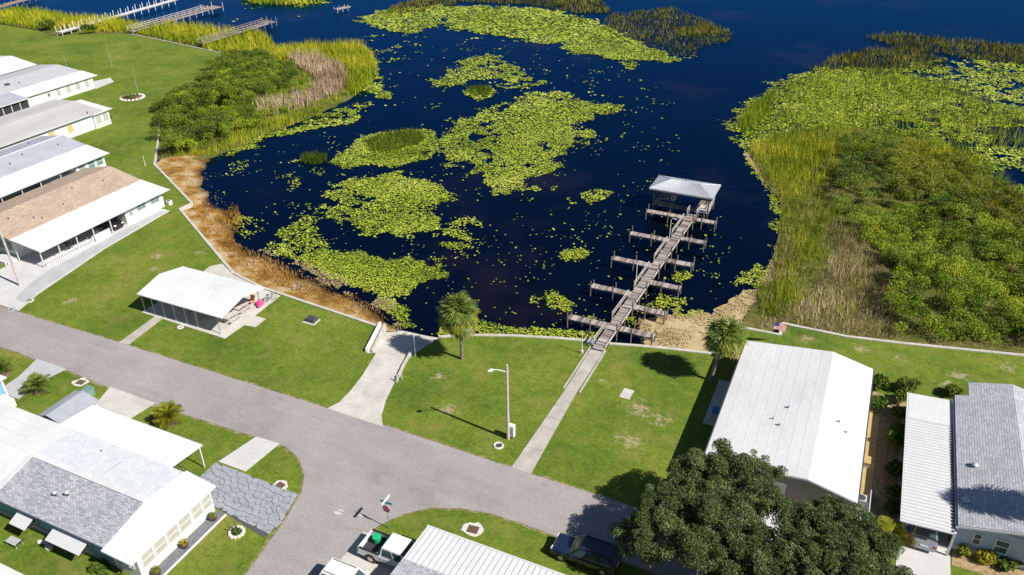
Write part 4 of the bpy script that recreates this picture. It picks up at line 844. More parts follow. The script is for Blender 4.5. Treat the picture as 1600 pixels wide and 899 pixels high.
# ================================================================== VEHICLES
def loft(mb, secs, m=0):
    n = len(secs[0]); v = [p for s_ in secs for p in s_]; f = []
    for i in range(len(secs) - 1):
        for k in range(n): f.append((i * n + k, i * n + (k + 1) % n, (i + 1) * n + (k + 1) % n, (i + 1) * n + k))
    f += [tuple(range(n)), tuple(range((len(secs) - 1) * n, len(secs) * n))]; return mb.add(v, f, m)
def hull(xs, W, zb, tops):
    secs = []
    for x, hw, zt in zip(xs, W, tops):
        secs.append([(x, y, z) for y, z in ((-hw * .86, zb), (-hw, zb + .16), (-hw, zt - .2), (-hw * .95, zt - .06), (-hw * .8, zt), (hw * .8, zt), (hw * .95, zt - .06), (hw, zt - .2), (hw, zb + .16), (hw * .86, zb))])
    return secs
def wheels(v, xs, hw, r=.34):
    for x in xs:
        for s_ in (-1, 1):
            y = s_ * (hw - .1)
            t = MB().tube([(x, y - .12, r), (x, y - .09, r), (x, y + .09, r), (x, y + .12, r)], [r * .86, r, r, r * .86], 18).build('wheel', M['black'], v, local=True, smooth=False)
            MB().tube([(x, y + s_ * .118, r), (x, y + s_ * .128, r)], [r * .62, r * .55], 12).build('rim', M['rim'], t, local=True)
            a = MB().tube([(x, s_ * (hw - .26), r + .03), (x, s_ * (hw + .012), r + .03)], r * 1.22, 18).build('wheel_arch', M['black'], v, local=True)
def greenhouse(v, b0, b1, t0, t1, zb, zt, wb, wt, mat, doors=2):
    """cabin on the belt from x=b0 to b1, roof from t0 to t1"""
    mb = MB(); B = [(b0, -wb, zb), (b1, -wb, zb), (b1, wb, zb), (b0, wb, zb)]; T = [(t0, -wt, zt), (t1, -wt, zt), (t1, wt, zt), (t0, wt, zt)]
    mb.add(B + T, [(0, 1, 5, 4), (1, 2, 6, 5), (2, 3, 7, 6), (3, 0, 4, 7), (4, 5, 6, 7)]); c_ = mb.build('cabin', mat, v, local=True)
    MB().slab((t0 + .02, -wt + .02, zt + .035), (t1 - .02, -wt + .02, zt + .035), (t1 - .02, wt - .02, zt + .035), (t0 + .02, wt - .02, zt + .035), .034).build('roof_panel', mat, v, local=True)
    def quad(P, name, i0=.05, i1=.95, j0=.12, j1=.9):
        a, b, c, d = [Vector(q) for q in P]; n_ = (b - a).cross(d - a).normalized() * .012
        f = lambda s, t: a.lerp(b, s).lerp(d.lerp(c, s), t) + n_
        MB().add([f(i0, j0), f(i1, j0), f(i1, j1), f(i0, j1)], [(0, 1, 2, 3)]).build(name, M['glass'], v, local=True)
    quad([B[1], B[2], T[2], T[1]], 'windscreen', .06, .94, .06, .94); quad([B[3], B[0], T[0], T[3]], 'rear_window', .08, .92, .1, .9)
    for k in range(doors):
        a, b = k / doors + .03 + (.04 if k == 0 else 0), (k + 1) / doors - .03 - (.04 if k == doors - 1 else 0)
        quad([B[0], B[1], T[1], T[0]], 'side_window', a, b); quad([B[2], B[3], T[3], T[2]], 'side_window', 1 - b, 1 - a)
def car(name, label, cat, loc, rot, mat, kind='sedan', L=4.7, W=1.84, group=None):
    v = thing(name, label, cat, loc, group, rot); OFF[v.name] = Vector((0, 0, 0)); h = L / 2; hw = W / 2
    if kind == 'pickup':
        xs = [-.62, -.4, .9, 1.1, h - .5, h - .08, h]; body = MB(); loft(body, hull([-1.05, -1.0, .8, 1.05, h - .45, h - .1, h], [hw, hw, hw, hw, hw * .98, hw * .95, hw * .9], .42, [1.12, 1.12, 1.12, 1.14, 1.1, 1.04, .92]))
        body.build('body', mat, v, local=True)
        for s_ in (-1, 1): MB().box(-h + .06, -1.0, min(s_ * hw, s_ * (hw - .12)), max(s_ * hw, s_ * (hw - .12)), .5, 1.13).build('bed_side', mat, v, local=True)
        MB().box(-h, -h + .1, -hw + .02, hw - .02, .5, 1.13).build('tailgate', mat, v, local=True)
        MB().box(-h + .1, -1.05, -hw + .12, hw - .12, .55, .70).build('bed_floor', M['dark'], v, local=True)
        MB().box(-h - .12, -h, -hw + .05, hw - .05, .45, .62).build('rear_bumper', M['rim'], v, local=True)
        MB().box(-1.3, -1.06, -hw + .13, hw - .13, .71, 1.2).build('bed_bulkhead', M['skirt_wall'], v, local=True)
        for s_ in (-1, 1): MB().bar((-h + .08, s_ * (hw - .06), 1.17), (-1.06, s_ * (hw - .06), 1.17), .14, .04).build('bed_rail', M['black'], v, local=True)
        greenhouse(v, -1.02, 1.45, -.86, .7, 1.1, 1.82, hw * .96, hw * .8, mat); wheels(v, (-h + 1.05, h - 1.0), hw, .38)
    else:
        zt, zr = (.98, 1.7) if kind == 'suv' else (.92, 1.45); bk = -.99 if kind == 'suv' else -.78
        tops = [zt - .12, zt + .02, zt + .04, zt + .03, zt, zt - .06, zt - .2]
        body = MB(); loft(body, hull([-h, -h + .12, -h * .4, h * .3, h * .55, h - .15, h], [hw * .9, hw * .96, hw, hw, hw * .98, hw * .93, hw * .85], .26, tops)); body.build('body', mat, v, local=True)
        greenhouse(v, h * bk if kind != 'suv' else -h + .06, h * .46, -h * (.82 if kind == 'suv' else .42), h * .12, zt, zr, hw * .94, hw * .76, mat, 3 if kind == 'suv' else 2); wheels(v, (-h + .85, h - .85), hw)
        if kind == 'suv':
            for s_ in (-1, 1): MB().tube([(-h * .75, s_ * hw * .62, zr + .09), (h * .08, s_ * hw * .62, zr + .09)], .025, 6).build('roof_rail', M['dark_metal'], v, local=True)
        MB().box(-h - .05, -h + .1, -hw * .85, hw * .85, .35, .55).build('rear_bumper', mat, v, local=True)
    zl = .86 if kind != 'sedan' else .72
    for s_ in (-1, 1):
        MB().box(h - .14, h - .01 + .02, s_ * hw * .66 - .16, s_ * hw * .66 + .16, zl - .18, zl - .02).build('headlight', M['headlight'], v, local=True)
        MB().box(-h - .025, -h + .1, s_ * hw * .74 - .13, s_ * hw * .74 + .13, zl - .05, zl + .1).build('taillight', M['taillight'], v, local=True)
        MB().box(h * .28, h * .34, min(s_ * hw, s_ * (hw + .18)), max(s_ * hw, s_ * (hw + .18)), zl + .12, zl + .26).build('mirror', mat, v, local=True)
    MB().box(-h - .03, -h, -.26, .26, .58, .7).build('number_plate', M['white_box'], v, local=True)
    return v
car('pickup_truck', 'white crew cab pickup truck with an open black bed, nose under the ribbed carport', 'truck', (-24.65, 32.9, .055), 0, M['paint_white'], 'pickup', 5.8, 1.95)
car('parked_car', 'white suv with roof rails beside the pickup on the concrete pad', 'car', (-26.35, 29.35, .055), 0, M['paint_white'], 'suv', 4.7, 1.85)
car('parked_car', 'dark navy suv parked in the shade of the oak at the kerb', 'car', (-12.3, 38.75, .035), math.pi, M['paint_navy'], 'suv', 4.9, 1.9)
car('parked_car', 'silver car parked nose in under the white carport of the slate roofed home', 'car', (10.1, 51.95, .055), math.pi / 2, M['paint_silver'], 'sedan', 4.7, 1.84)
car('parked_car', 'black car with its nose out under the long white patio awning', 'car', (-90.0, 64.8, .06), 0, M['paint_black'], 'suv', 4.3, 1.8)
car('parked_car', 'red car beneath the awning of the blue grey roofed home', 'car', (-109.0, 61.6, .05), math.pi / 2, M['paint_red'], 'sedan', 4.6, 1.8)
b = thing('bucket', 'bright green bucket standing in the open truck bed', 'bucket', (-26.7, 33.25, .76)); MB().tube([(-26.7, 33.25, .76), (-26.7, 33.25, 1.32)], [.24, .32], 12).build('tub', M['green_plastic'], b); MB().tube([(-26.7, 33.25, 1.33), (-26.7, 33.25, 1.37)], .34, 12).build('lid', M['green_plastic'], b)

# ================================================================== STREET FURNITURE, YARD THINGS
def lamp(label, x, y, h_, arm, group=None):
    l = thing('street_lamp', label, 'street lamp', (x, y, 0)); MB().tube([(x, y, 0), (x - .03, y, h_)], [.15, .10], 10).build('pole', M['wood_pale'], l)
    e = (x + arm[0], y + arm[1], h_ - .25); a = MB().tube([(x - .03, y, h_ - .75), (x - .03 + arm[0] * .55, y + arm[1] * .55, h_ - .4), e], .035, 6).build('arm', M['white_box'], l)
    MB().tube([e, (e[0] + arm[0] * .1, e[1] + arm[1] * .1, e[2] - .05), (e[0] + arm[0] * .34, e[1] + arm[1] * .34, e[2] - .1)], [.07, .17, .10], 8).build('lamp_head', M['white_box'], l); return l
p = px(794, 686); lamp('tall street lamp with a short arm on the lawn between ramp and footpath', p.x, p.y, 8.0, (-.95, -.75))
p = px(32, 447); lamp('pale street lamp pole standing in the driveway of the tan roofed home', p.x, p.y, 7.2, (-1.0, -.3))
def pole(name, label, x, y, h_, r=.04, mat=None, cat='pole'):
    t = thing(name, label, cat, (x, y, 0)); MB().tube([(x, y, 0), (x, y, h_)], [r, r * .7], 7).build('shaft', mat or M['grey_metal'], t); MB().tube([(x, y, 0), (x, y, .12)], r * 2.4, 8).build('foot', M['concrete'], t); return t
for (x, y, h_, l) in ((175, 104, 5.4, 'bare flagpole on open lawn between the far homes and the shore'), (217, 149, 5.2, 'bare flagpole rising from the round flower bed on the lawn'), (104, 103, 2.4, 'short white clothes line pole behind the grey shingled home')):
    p = px(x, y); pole('flagpole', l, p.x, p.y, h_)
t = pole('marker_post', 'thin white post at the edge of the boat ramp', px(649, 556).x, px(649, 556).y, 2.6, .05, M['white_box'])
t = pole('marker_post', 'white post with a small box beside the foot of the pier', px(909, 552).x, px(909, 552).y, 2.5, .05, M['white_box'])
p = px(909, 552); MB().box(p.x - .1, p.x + .12, p.y - .1, p.y + .1, .02, .35).build('box', M['white_box'], t)
t = pole('marker_post', 'short white post at the corner of the lawn below the thicket', px(227, 259).x, px(227, 259).y, 1.6, .05, M['white_box'])
def flag(label, x, y, h_, d, wd, ht, pale=False, tilt=0):
    f = thing('flag', label, 'flag', (x, y, 0)); tip = Vector((x + tilt, y - tilt * .4, h_))
    MB().tube([(x, y, 0 if not pale else 1.5), tip], .03, 6).build('flagpole', M['grey_metal'], f)
    d = Vector(d).normalized(); n = 12; rows = 13; mb = MB(); v = []; side = Vector((-d.y, d.x, 0))
    for j in range(rows + 1):
        for i in range(n + 1):
            s = i / n; v.append(tip + d * wd * s - Vector((0, 0, ht * j / rows + .38 * wd * s * s)) + side * .09 * math.sin(6 * s + j * .15) * s)
    for j in range(rows):
        for i in range(n):
            m_ = 2 if (i < n * .4 and j < 7) else (0 if j % 2 == 0 else 1); mb.add([v[j * (n + 1) + i], v[j * (n + 1) + i + 1], v[(j + 1) * (n + 1) + i + 1], v[(j + 1) * (n + 1) + i]], [(0, 1, 2, 3)], m_)
    mb.build('cloth', [M['red_cloth'], M['white_cloth'], M['blue_cloth']] , f)
p = px(1203, 541); flag('striped flag on a pole behind the white hall', p.x, p.y, 2.9, (.85, .5, 0), 1.4, .85)
flag('faded striped flag hanging from the corner post of the carport', 8.3, 49.6, 2.35, (.6, -.9, 0), 1.3, .75, True, .3)
# stop sign with street name blades
p = px(608, 826); t = thing('stop_sign', 'red stop sign with two street name blades on the grass corner', 'sign', (p.x, p.y, 0)); x, y = p.x, p.y
MB().tube([(x, y, 0), (x, y, 3.1)], .035, 6).build('post', M['green_box'], t)
oc = [(x + .38 * math.cos(R(22.5 + 45 * i)), 2.15 + .38 * math.sin(R(22.5 + 45 * i))) for i in range(8)]; oi = [(x + .33 * math.cos(R(22.5 + 45 * i)), 2.15 + .33 * math.sin(R(22.5 + 45 * i))) for i in range(8)]
mb = MB(); mb.add([(a, y - .045, b) for a, b in oc] + [(a, y - .065, b) for a, b in oc], [tuple(range(8)), tuple(range(15, 7, -1))] + [(i, (i + 1) % 8, 8 + (i + 1) % 8, 8 + i) for i in range(8)]); sg = mb.build('sign_plate', M['white_box'], t)
MB().add([(a, y - .069, b) for a, b in oi], [tuple(range(8))]).build('red_face', M['red_sign'], sg)
cu = bpy.data.curves.new('lettering', 'FONT'); cu.body = 'STOP'; cu.size = .27; cu.align_x = 'CENTER'; cu.align_y = 'CENTER'
to = bpy.data.objects.new('lettering', cu); COL.objects.link(to); bpy.context.view_layer.update(); me = bpy.data.meshes.new_from_object(to.evaluated_get(bpy.context.evaluated_depsgraph_get())); bpy.data.objects.remove(to)
me.transform(Matrix.Translation((0, -.073, 2.15)) @ Matrix.Rotation(R(90), 4, 'X')); me.materials.append(M['white_box']); lt = link('sign_lettering', me, sg)
MB().box(x - .02, x + .02, y - .55, y + .55, 2.92, 3.12).build('name_blade', M['white_box'], t); MB().box(x - .5, x + .5, y - .02, y + .02, 2.68, 2.88).build('name_blade', M['teal_sign'], t)
# utility cabinet beside the lamp, hydrants, boxes, grates
p = px(799, 684); t = thing('utility_cabinet', 'white utility cabinet on legs beside the tall street lamp', 'cabinet', (p.x, p.y, 0)); MB().box(p.x - .25, p.x + .3, p.y - .2, p.y + .2, .25, 1.45).build('cabinet_body', M['white_box'], t); MB().box(p.x - .2, p.x + .25, p.y - .215, p.y - .2, .4, 1.3).build('door', M['concrete_grey'], t)
for s_ in (-1, 1): MB().box(p.x + .025 + s_ * .22 - .03, p.x + .025 + s_ * .22 + .03, p.y - .05, p.y + .05, 0, .25).build('leg', M['grey_metal'], t)
def ring_cover(label, x, y, r, mat, mat2):
    t = thing('valve_cover', label, 'cover', (x, y, 0)); v = [(x + r * math.cos(2 * math.pi * i / 16), y + r * math.sin(2 * math.pi * i / 16), .03) for i in range(17)]
    MB().tube(v, r * .28, 6, cap=False).build('rim', mat, t); MB().tube([(x, y, -.05), (x, y, .05)], r * .75, 14).build('lid', mat2, t)
p = px(779, 697); ring_cover('round white valve cover in grass beside the street lamp', p.x, p.y, .38, M['stone'], M['dark_metal'])
p = px(282, 512); ring_cover('round pale valve cover in grass in front of the picnic shelter', p.x, p.y, .3, M['stone'], M['skirt_wall'])
p = px(18, 484); ring_cover('dark manhole cover where the pale driveway meets the street', p.x, p.y, .34, M['skirt_wall'], M['dark_metal'])
def grate(label, x, y, wd, rot=0):
    t = thing('storm_drain', label, 'drain', (x, y, 0), rot=rot); OFF[t.name] = Vector((0, 0, 0))
    n = 14; out = [(wd * (.95 + random.uniform(-.18, .2)) * math.cos(2 * math.pi * i / n), wd * (.85 + random.uniform(-.15, .15)) * math.sin(2 * math.pi * i / n)) for i in range(n)]
    MB().prism(out, -.1, .035).build('sandy_apron', M['stone'], t); MB().box(-wd * .5, wd * .5, -wd * .42, wd * .42, 0, .055).build('pit', M['dark'], t)
    for i in range(6): MB().box(-wd * .5 + i * wd / 6 + .02, -wd * .5 + (i + 1) * wd / 6 - .03, -wd * .4, wd * .4, .05, .075).build('grate_bar', M['soil'], t)
for (x, y, wd, l) in ((739, 828, .85, 'square rusty storm drain in grass beside the ribbed carport'), (45, 470, .6, 'small storm drain in the lawn at the tan home driveway'), (126, 598, .8, 'storm drain with pale edge beside the small driveway'), (438, 759, .7, 'rusty drain in the corner grass by the crazy paving')):
    p = px(x, y); grate(l, p.x, p.y, wd, random.uniform(-.2, .2))
p = px(487, 502); t = thing('utility_hatch', 'black raised utility hatch on a pale slab in the lawn', 'hatch', (p.x, p.y, 0)); MB().box(p.x - .75, p.x + .75, p.y - .65, p.y + .6, -.05, .06).build('slab', M['concrete'], t); MB().add([(p.x - .6, p.y - .45, .06), (p.x + .6, p.y - .45, .06), (p.x + .6, p.y + .5, .06), (p.x - .6, p.y + .5, .06), (p.x - .5, p.y - .35, .45), (p.x + .5, p.y - .35, .4), (p.x + .5, p.y + .4, .4), (p.x - .5, p.y + .4, .45)], [(0, 1, 5, 4), (1, 2, 6, 5), (2, 3, 7, 6), (3, 0, 4, 7), (4, 5, 6, 7)]).build('lid', M['dark_metal'], t)
p = px(979, 616); t = thing('lawn_slab', 'pale square concrete slab lying in the lawn east of the footpath', 'slab', (p.x, p.y, 0)); MB().box(p.x - .5, p.x + .5, p.y - .75, p.y - .01, -.05, .05).build('paver', M['concrete'], t); MB().box(p.x - .48, p.x + .52, p.y + .01, p.y + .75, -.05, .055).build('paver', M['concrete'], t)
p = px(140, 618); t = thing('transformer_box', 'small green transformer box beside the garden shed', 'box', (p.x, p.y, 0)); MB().box(p.x - .4, p.x + .4, p.y - .35, p.y + .35, 0, .7).build('cabinet_body', M['green_box'], t); MB().slab((p.x - .45, p.y - .42, .72), (p.x + .45, p.y - .42, .72), (p.x + .45, p.y + .42, .84), (p.x - .45, p.y + .42, .84), .08).build('lid', M['green_box'], t)
t = thing('air_conditioner', 'grey air conditioner on a slab beside the hall', 'air conditioner', (5.55, 52.6, 0)); MB().box(4.95, 6.2, 50.9, 53.3, -.05, .09).build('slab', M['concrete_pale'], t); MB().box(5.15, 5.95, 52.3, 53.1, .09, .85).build('casing', M['concrete_grey'], t); MB().tube([(5.55, 52.7, .85), (5.55, 52.7, .88)], .3, 16).build('fan_grille', M['dark_metal'], t)
MB_ = MB().box(6.22, 6.32, 50.6, 54.3, -.05, .5); w_ = thing('yard_wall', 'short white garden wall by the hall air conditioner', 'wall', (6.27, 52, 0)); MB_.build('wall_panel', M['white_box'], w_)
t = thing('air_conditioner', 'white air conditioner at the corner of the tan roofed home', 'air conditioner', (-88.0, 73.6, 0)); MB().box(-88.3, -87.7, 73.35, 73.95, 0, .6).build('casing', M['white_box'], t); MB().tube([(-88, 73.65, .6), (-88, 73.65, .63)], .22, 12).build('fan_grille', M['dark_metal'], t)
p = px(1357, 728); t = thing('storage_bin', 'small tan storage bin in the sand bed beside the hall', 'bin', (5.6, p.y, .03)); MB().box(5.25, 5.95, p.y - .45, p.y + .45, .03, .55).build('bin_body', M['stone'], t); MB().box(5.22, 5.98, p.y - .48, p.y + .48, .55, .62).build('lid', M['sand'], t)
for (x, y, wd, l) in ((1124, 558, .3, 'small blue bin at the foot of the leaning palm'), (1118, 645, .3, 'blue tarpaulin bundle against the shaded hall wall')):
    p = px(x, y); t = thing('storage_bin', l, 'bin', (p.x, p.y, 0)); MB().box(p.x - wd, p.x + wd, p.y - wd * .8, p.y + wd * .8, 0, wd * 1.6).build('bin_body', M['blue_tarp'], t); MB().box(p.x - wd * 1.06, p.x + wd * 1.06, p.y - wd * .86, p.y + wd * .86, wd * 1.6, wd * 1.75).build('lid', M['blue_tarp'], t)
# picnic tables and toys under the shelter
def picnic(label, x, y, rot, group):
    t = thing('picnic_table', label, 'table', (x, y, .05), group, rot); OFF[t.name] = Vector((0, 0, 0))
    for i in range(4): MB().box(-.9, .9, -.37 + i * .19, -.2 + i * .19, .70, .75).build('top_plank', M['wood_pale'], t)
    for s_ in (-1, 1):
        for k in (0, 1): MB().box(-.9, .9, s_ * .62 - .12 + k * .13, s_ * .62 + k * .13, .42, .46).build('bench_plank', M['wood_pale'], t)
        MB().bar((s_ * .65, -.72, .42), (s_ * .65, .72, .42), .06, .08).build('crossbar', M['grey_metal'], t)
        for q in (-1, 1): MB().bar((s_ * .65, q * .5, .06), (s_ * .65, q * .2, .70), .06, .06).build('leg', M['grey_metal'], t)
gp = 'picnic tables under the shelter'
for i, (x, y) in enumerate(((-58.6, 53.4), (-58.9, 55.4), (-61.6, 53.4), (-61.8, 55.6), (-64.6, 53.2), (-64.8, 55.6))):
    picnic(('picnic table at the open east end of the shelter, closest to the slab step', 'picnic table beside the pink float under the shelter')[i] if i < 2 else 'picnic table deep in the shade of the white shelter roof', x, y, R(90), gp)
def blob(root, name, x, y, z, rx, ry, rz, mat):
    v = [(x + rx * math.cos(a) * math.cos(b), y + ry * math.sin(a) * math.cos(b), z + rz * math.sin(b)) for b in (-1.3, -.8, -.3, .3, .8, 1.3) for a in np.linspace(0, 2 * math.pi, 13)[:-1]]
    f = [(i * 12 + k, i * 12 + (k + 1) % 12, (i + 1) * 12 + (k + 1) % 12, (i + 1) * 12 + k) for i in range(5) for k in range(12)] + [tuple(range(12)), tuple(range(60, 72))]
    return MB().add(v, f).build(name, mat, root, smooth=True)
t = thing('pool_float', 'bright pink inflatable float lying on the shelter slab', 'float', (-57.9, 57.2, .05)); blob(t, 'cushion', -57.9, 57.1, .3, .5, .42, .28, M['pink']); blob(t, 'headrest', -58.05, 57.4, .5, .3, .2, .2, M['pink']); blob(t, 'arm_tube', -57.6, 56.8, .32, .22, .36, .16, M['pink'])
t = thing('beach_chair', 'orange folding chair beside the pink float', 'chair', (-59.0, 57.0, .05)); MB().slab((-59.3, 56.7, .45), (-58.7, 56.7, .45), (-58.7, 57.2, .42), (-59.3, 57.2, .42), .05).build('seat', M['orange'], t); MB().slab((-59.3, 57.2, .42), (-58.7, 57.2, .42), (-58.7, 57.45, 1.0), (-59.3, 57.45, 1.0), .05).build('backrest', M['orange'], t)
for a in (-59.25, -58.75):
    for b in (56.75, 57.3): MB().tube([(a, b, .05), (a, b + .03, .45)], .02, 5).build('leg', M['grey_metal'], t)
def bicycle(label, x, y, rot):
    t = thing('bicycle', label, 'bicycle', (x, y, .05), rot=rot); OFF[t.name] = Vector((0, 0, 0))
    for a in (-.52, .52): MB().tube([(a + .33 * math.cos(2 * math.pi * i / 20), 0, .34 + .33 * math.sin(2 * math.pi * i / 20)) for i in range(21)], .028, 6, cap=False).build('wheel', M['black'], t)
    P = [(-.52, 0, .34), (-.05, 0, .3), (-.2, 0, .8), (.36, 0, .85), (.52, 0, .34)]
    mb = MB()
    for a, b in ((0, 1), (1, 2), (0, 2), (2, 3), (1, 3), (3, 4)): mb.tube([P[a], P[b]], .022, 6)
    mb.build('frame', M['dark_metal'], t); MB().tube([(.3, -.3, 1.0), (.36, 0, .95), (.3, .3, 1.0)], .02, 6).build('handlebar', M['dark_metal'], t); MB().box(-.34, -.08, -.09, .09, .84, .9).build('saddle', M['black'], t)
bicycle('dark bicycle standing by the corner post of the picnic shelter', -57.5, 58.4, R(70)); bicycle('black bicycle parked beneath the ribbed carport of the corner home', -46.6, 33.2, R(20))
bicycle('bicycle leaning among chairs on the patio of the tan roofed home', -89.6, 59.8, R(80))
def patio_chair(label, x, y, rot, mat, z=.06):
    t = thing('patio_chair', label, 'chair', (x, y, z), 'patio chairs of the tan roofed home', rot); OFF[t.name] = Vector((0, 0, 0))
    MB().box(-.28, .28, -.28, .28, .4, .47).build('seat', mat, t); MB().slab((-.28, .24, .45), (.28, .24, .45), (.28, .38, .98), (-.28, .38, .98), .06).build('backrest', mat, t)
    for a in (-.25, .25):
        for b in (-.25, .25): MB().box(a - .025, a + .025, b - .025, b + .025, 0, .4).build('leg', M['grey_metal'], t)
for (x, y, r_) in ((-89.0, 57.8, 40), (-90.3, 58.6, 120), (-89.2, 61.2, 200)): patio_chair('dark patio chair behind the white patio railing', x, y, R(r_), M['dark_metal'])
patio_chair('white patio chair behind the white half wall', -89.6, 62.4, R(160), M['white_box'])
t = thing('covered_boat', 'grey tarpaulin covered boat under the awning of the blue grey roofed home', 'boat', (-108.6, 71.6, 0)); 
mb = MB(); loft(mb, [[(-108.6 + w2 * math.cos(R(a)), y, .5 + hh * math.sin(R(a))) for a in range(0, 181, 20)] + [(-108.6 - w2 * .6, y, .2), (-108.6 + w2 * .6, y, .2)] for y, w2, hh in ((69.6, .5, .7), (70.3, .95, 1.25), (71.6, 1.05, 1.4), (73.0, .8, 1.0), (74.0, .3, .6))]); mb.build('tarpaulin', M['concrete_grey'], t)
for s_ in (-1, 1): MB().tube([(-108.6 + s_ * .85, 71.3, .3), (-108.6 + s_ * 1.0, 71.3, .3)], .3, 12).build('trailer_wheel', M['black'], t)
t = thing('storage_bin', 'green storage bin between carport posts of the blue grey roofed home', 'bin', (-108.2, 67.2, .04)); MB().box(-108.9, -107.6, 66.5, 67.9, .04, 1.0).build('bin_body', M['green_plastic'], t); MB().box(-108.95, -107.55, 66.45, 67.95, 1.0, 1.1).build('lid', M['green_box'], t)
# loungers behind the corner home
t = thing('sun_lounger', 'grey folding lounger on the grass behind the blue walled home', 'lounger', (-51.8, 22.3, 0)); MB().slab((-52.6, 22.0, .4), (-51.4, 22.0, .4), (-51.4, 22.6, .4), (-52.6, 22.6, .4), .06).build('seat', M['concrete_grey'], t); MB().slab((-51.4, 22.0, .4), (-50.9, 22.0, .95), (-50.9, 22.6, .95), (-51.4, 22.6, .4), .06).build('backrest', M['dark_metal'], t)
for a in (-52.5, -51.5):
    for b in (22.05, 22.55): MB().box(a - .03, a + .03, b - .03, b + .03, 0, .36).build('leg', M['grey_metal'], t)

# ================================================================== TREES AND PLANTS
def fan_frond(seed, L=1.35, mat=None):
    """fan leaf of a cabbage palm, pointing along +x"""
    r_ = random.Random(seed); V = []; T = []
    def q(a, b, wd, t):
        d = (b - a).normalized(); s = d.cross(Vector((0, 0, 1))); s = (s.normalized() if s.length > .01 else Vector((0, 1, 0))) * wd / 2; V.extend([a - s, a + s, b + s * .35, b - s * .35]); T.append(t)
    st = Vector((0, 0, 0)); md = Vector((L * .55, 0, .10)); q(st, md, .05, .6)
    for i in range(25):
        a = R(-120 + 240 * i / 24); i = i * 16 / 24; l = L * .62 * (1 - .25 * abs(i - 8) / 8) * r_.uniform(.9, 1.1); d = Vector((math.cos(a), math.sin(a), 0)); b = md - Vector((.12, 0, .02)) * abs(i - 8) / 8
        m1 = b + d * l * .55 + Vector((0, 0, .05 * l - .10 * l)); e = b + d * l + Vector((0, 0, -l * r_.uniform(.35, .6))); t = r_.uniform(.15, .95); q(b, m1, .12, t); q(m1, e, .10, t)
    return V, T
def pinnate_frond(seed, L=1.6):
    r_ = random.Random(seed); V = []; T = []; P = [Vector((L * s * (1 - .12 * s), 0, L * (.55 * s - .75 * s * s))) for s in np.linspace(0, 1, 9)]
    for i in range(8):
        a, b = P[i], P[i + 1]; V += [a + Vector((0, -.02, 0)), a + Vector((0, .02, 0)), b + Vector((0, .015, 0)), b + Vector((0, -.015, 0))]; T.append(.5)
        for k in (0, .33, .67):
            c_ = a.lerp(b, k); l = L * .34 * math.sin(math.pi * (.12 + .83 * (i + k) / 8))
            for s_ in (-1, 1):
                e = c_ + Vector((l * .45, s_ * l, -l * r_.uniform(.15, .5))); wv = Vector((.035, 0, 0)); V += [c_ - wv, c_ + wv, e + wv * .3, e - wv * .3]; T.append(r_.uniform(.1, 1))
    return V, T
def frond_mesh(name, VT, mat):
    V, T = VT; o = poly_mesh(name, np.array([tuple(v) for v in V]), 4, mat, T); me = o.data; bpy.data.objects.remove(o); return me
FAN = [frond_mesh('fan_frond', fan_frond(i), M['frond']) for i in range(4)]; FAN_D = frond_mesh('dead_fan_frond', fan_frond(9, 1.2), M['frond_dead']); FAN_G = frond_mesh('gold_fan_frond', fan_frond(11, 1.3), M['frond_gold'])
PIN = [frond_mesh('feather_frond', pinnate_frond(i), M['frond_gold']) for i in range(3)]; PIN_G = [frond_mesh('feather_frond', pinnate_frond(20 + i), M['frond']) for i in range(3)]
def put_frond(me, root, loc, az, el, sc, roll=0):
    o = bpy.data.objects.new('frond', me); COL.objects.link(o); o.parent = root; o.location = loc; o.scale = (sc,) * 3
    o.rotation_euler = (Matrix.Rotation(az, 3, 'Z') @ Matrix.Rotation(-el, 3, 'Y') @ Matrix.Rotation(roll, 3, 'X')).to_euler(); return o
def palm(label, x, y, h_, lean=(0, 0), n=46, sc=1.0, dead=10, rt=.17):
    t = thing('palm_tree', label, 'palm tree', (x, y, 0)); top = Vector((lean[0], lean[1], h_))
    MB().tube([(x + lean[0] * s ** 1.5, y + lean[1] * s ** 1.5, h_ * s) for s in np.linspace(0, 1, 9)], [rt * (1.35 if s == 0 else 1 - .12 * s) * random.uniform(.94, 1.06) for s in np.linspace(0, 1, 9)], 10).build('trunk', M['bark'], t)
    for i in range(n):
        f = (i + .5) / n; el = R(88 - 118 * f ** 1.05 + random.uniform(-8, 8)); az = i * 2.39996 + random.uniform(-.2, .2)
        put_frond(random.choice(FAN) if f < .6 or random.random() < .35 else FAN_G, t, top + Vector((0, 0, -.25 + random.uniform(0, .25))), az, el, sc * random.uniform(.9, 1.1), random.uniform(-.3, .3))
    for i in range(dead): put_frond(FAN_D, t, top + Vector((0, 0, -.45)), i * 2 * math.pi / dead + random.uniform(-.3, .3), R(random.uniform(-70, -32)), sc * random.uniform(.9, 1.1), random.uniform(-.4, .4))
    return t
p = px(722, 561); palm('cabbage palm with brown hanging fronds on the lawn by the boat ramp', p.x, p.y, 5.3, (0, -.1), 84, 1.42, 20)
p = px(1111, 595); palm('cabbage palm with leaning trunk between the seawall and white hall', p.x, p.y, 5.1, (.75, .25), 84, 1.32, 2, .2)
palm('tall slim palm standing beyond the slate roofed home', 21.6, 52.3, 10.5, (.2, 0), 40, 1.25, 6)
def small_palm(label, x, y, n, sc, meshes, h_=.5):
    t = thing('small_palm', label, 'palm', (x, y, 0)); MB().tube([(x, y, 0), (x, y, h_)], [.16, .13], 8).build('trunk', M['bark'], t)
    for i in range(n): put_frond(random.choice(meshes), t, Vector((0, 0, h_)), i * 2.39996, R(80 - 75 * (i + .5) / n + random.uniform(-6, 6)), sc * random.uniform(.85, 1.1))
    o = MB().tube([(x, y, -.02), (x, y, .05)], [.7 * sc, .6 * sc], 12).build('soil_ring', M['soil'], t); return t
